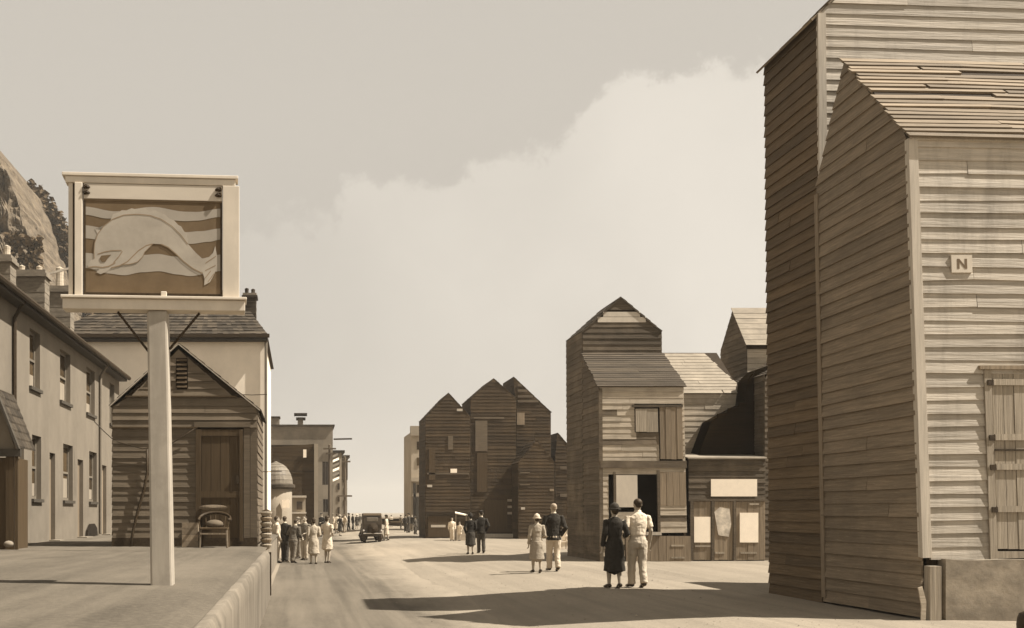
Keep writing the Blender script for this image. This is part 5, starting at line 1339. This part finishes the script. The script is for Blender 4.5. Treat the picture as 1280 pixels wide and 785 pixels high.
person('small child in white beside the stall awning', 574.5, 676, 652, kind='woman', top=.6, low=.6, hem=.35, rz=2.4, stride=.05, vox=.02, hands=False)
for k_, (px, fy, ty_, tp, lw_, ht, lbl) in enumerate(((507, 665, 643, .04, .06, 'cap', 'man in dark clothes at the edge of the distant crowd'), (511, 666, 641, .05, .05, 'cap', 'dark clothed man in the middle of the distant crowd'), (515, 664, 643, .03, .2, None, 'bareheaded man in the distant crowd by the tower house'),
        (519, 668, 645, .06, .06, 'wide', 'figure with a wide hat at the crowd beside the leftmost far net house'), (501, 661, 643.5, .2, .1, 'cap', 'small distant man apart from the crowd'))):
    person(lbl, px, fy, ty_, kind='man', top=tp, low=lw_, jacket=True, hat=ht, rz=k_*1.3, stride=.04, **fv)
person('person in white standing at the right side of the motor car', 483, 676, 643, kind='woman', top=.5, low=.5, hem=.25, hat='cap', hatm=.05, rz=1.2, vox=.02, hands=False)

# ================================================================== motor car
yc = F*(CAMH - gz(2.0))/(680.5-CY)
xc = PX(465.5, yc); zg = gz(xc)
cr = empty('motor_car', (xc, yc, zg), 'small black vintage saloon seen from behind with its spare wheel', 'car')
hw = 13.0*yc/F
def cb(name, m, x0, y0, z0, x1, y1, z1, par=None, bevel=.03): return MB().box(xc+x0, yc+y0, zg+z0, xc+x1, yc+y1, zg+z1).build(name, M[m], par or cr, bevel=bevel)
side = [(0.10,.30),(2.0,.30),(2.0,.95),(1.35,1.0),(1.2,1.38),(.95,1.48),(.30,1.48),(.10,1.38),(.02,.95),(.02,.42)]
MB().prism([(xc-hw*.92, yc+a, zg+b) for a, b in side], (hw*1.84, 0, 0)).build('body', M['car'], cr, bevel=.06)
MB().prism([(xc-hw*.9, yc+a, zg+b) for a, b in ((.05,1.40),(1.25,1.40),(1.1,1.5),(.3,1.52))], (hw*1.8,0,0)).build('roof', M['car_top'], cr, bevel=.03)
MB().prism([(xc-hw*.5, yc+a, zg+b) for a, b in ((2.01,.5),(2.9,.5),(2.9,.92),(2.01,.98))], (hw, 0, 0)).build('bonnet', M['car'], cr, bevel=.04)
wn = cb('rear_window', 'lead', -.32, .045, 1.10, .32, .10, 1.30, bevel=.02)
for sx in (-1, 1):
    for wy in (.35, 2.45):
        wx = xc + sx*hw*.74
        w_ = MB().tube([(wx-.06, yc+wy, zg+.33), (wx+.06, yc+wy, zg+.33)], [.33, .33], 20, xref=(0,0,1)).build('wheel', M['tyre'], cr)
        MB().tube([(wx+sx*.05, yc+wy, zg+.33), (wx+sx*.085, yc+wy, zg+.33)], [.2, .07], 14, xref=(0,0,1)).build('hub_cap', M['hub'], w_)
        arc = [(wx, yc+wy+.42*math.cos(a), zg+.36+.40*math.sin(a)) for a in [PI*(.02+.96*k_/8) for k_ in range(9)]]
        MB().tube(arc, [(.09,.02)]*9, 8, xref=(1,0,0)).build('mudguard', M['car'], cr, smooth=True)
    MB().box(xc+sx*hw*.9-.1, yc+.75, zg+.36, xc+sx*hw*.9+.1, yc+2.1, zg+.39).build('running_board', M['car'], cr)
    l_ = MB().ball((xc+sx*.36, yc+2.95, zg+.85), (.09,.1,.09), 10, 7).build('headlight', M['hub'], cr, smooth=True)
    l_ = MB().ball((xc+sx*hw*.85, yc-.02, zg+.62), (.05,.03,.05), 8, 6).build('tail_light', M['hub'], cr, smooth=True)
sw = MB().tube([(xc+.02, yc-.17, zg+.72), (xc+.02, yc-.04, zg+.72)], [.31, .31], 22, xref=(1,0,0)).build('spare_wheel', M['tyre'], cr)
MB().tube([(xc+.02, yc-.178, zg+.72), (xc+.02, yc-.165, zg+.72)], [.21, .24], 22, xref=(1,0,0)).build('rim', M['lead'], sw)
MB().tube([(xc+.02, yc-.185, zg+.72), (xc+.02, yc-.17, zg+.72)], [.11, .2], 16, xref=(1,0,0)).build('hub_cap', M['hub'], sw)
cr.scale = (1, 1, 1.10)
cb('number_plate', 'iron', -.28, -.05, .42, .28, -.03, .52, bevel=.005)
cb('bumper', 'hub', -hw*.9, -.2, .46, hw*.9, -.185, .50, bevel=.005)
# far boats drawn up beyond the crowd
for (px, y, wd, lbl) in ((497, 95, 5.2, 'dark fishing boat drawn up beyond the distant crowd'), (486, 115, 4.0, 'smaller boat drawn up far down the beach road')):
    x = PX(px, y); o = empty('fishing_boat', (x, y, 0), lbl, 'boat')
    rings = []
    for i in range(9):
        t = i/8; a = math.sin(PI*min(1, t*1.0+.0)*.98+.03)**.6
        rings.append((x - wd/2 + wd*t, .62*a))
    mb = MB()
    mb.tube([(rx_, y, .55 + .25*(abs(i-4)/4)**2) for i, (rx_, r_) in enumerate(rings)], [(max(.05, r_*.5), max(.05, r_)) for _, r_ in rings], 12, xref=(0,0,1))
    mb.build('hull', M['far_dark'], o, smooth=True)
    MB().box(x-wd*.38, y-.55, .95, x+wd*.38, y+.55, 1.02).build('gunwale', M['bleach_lit'], o)
# sea-side haze that pales the far end of the street
hz = MB().box(-1510, -70, -1.5, 1510, 1810, 46).build('haze', bpy.data.materials.new('thin_sea_haze'))
hz['kind'] = 'stuff'
hm_ = hz.data.materials[0]; hm_.use_nodes = True; hm_.node_tree.nodes.clear()
pv_ = N(hm_.node_tree, 'ShaderNodeVolumePrincipled'); pv_.inputs['Color'].default_value = (.9, .85, .76, 1); pv_.inputs['Density'].default_value = .00045
mo_ = N(hm_.node_tree, 'ShaderNodeOutputMaterial'); hm_.node_tree.links.new(pv_.outputs[0], mo_.inputs['Volume'])
bpy.context.view_layer.update()
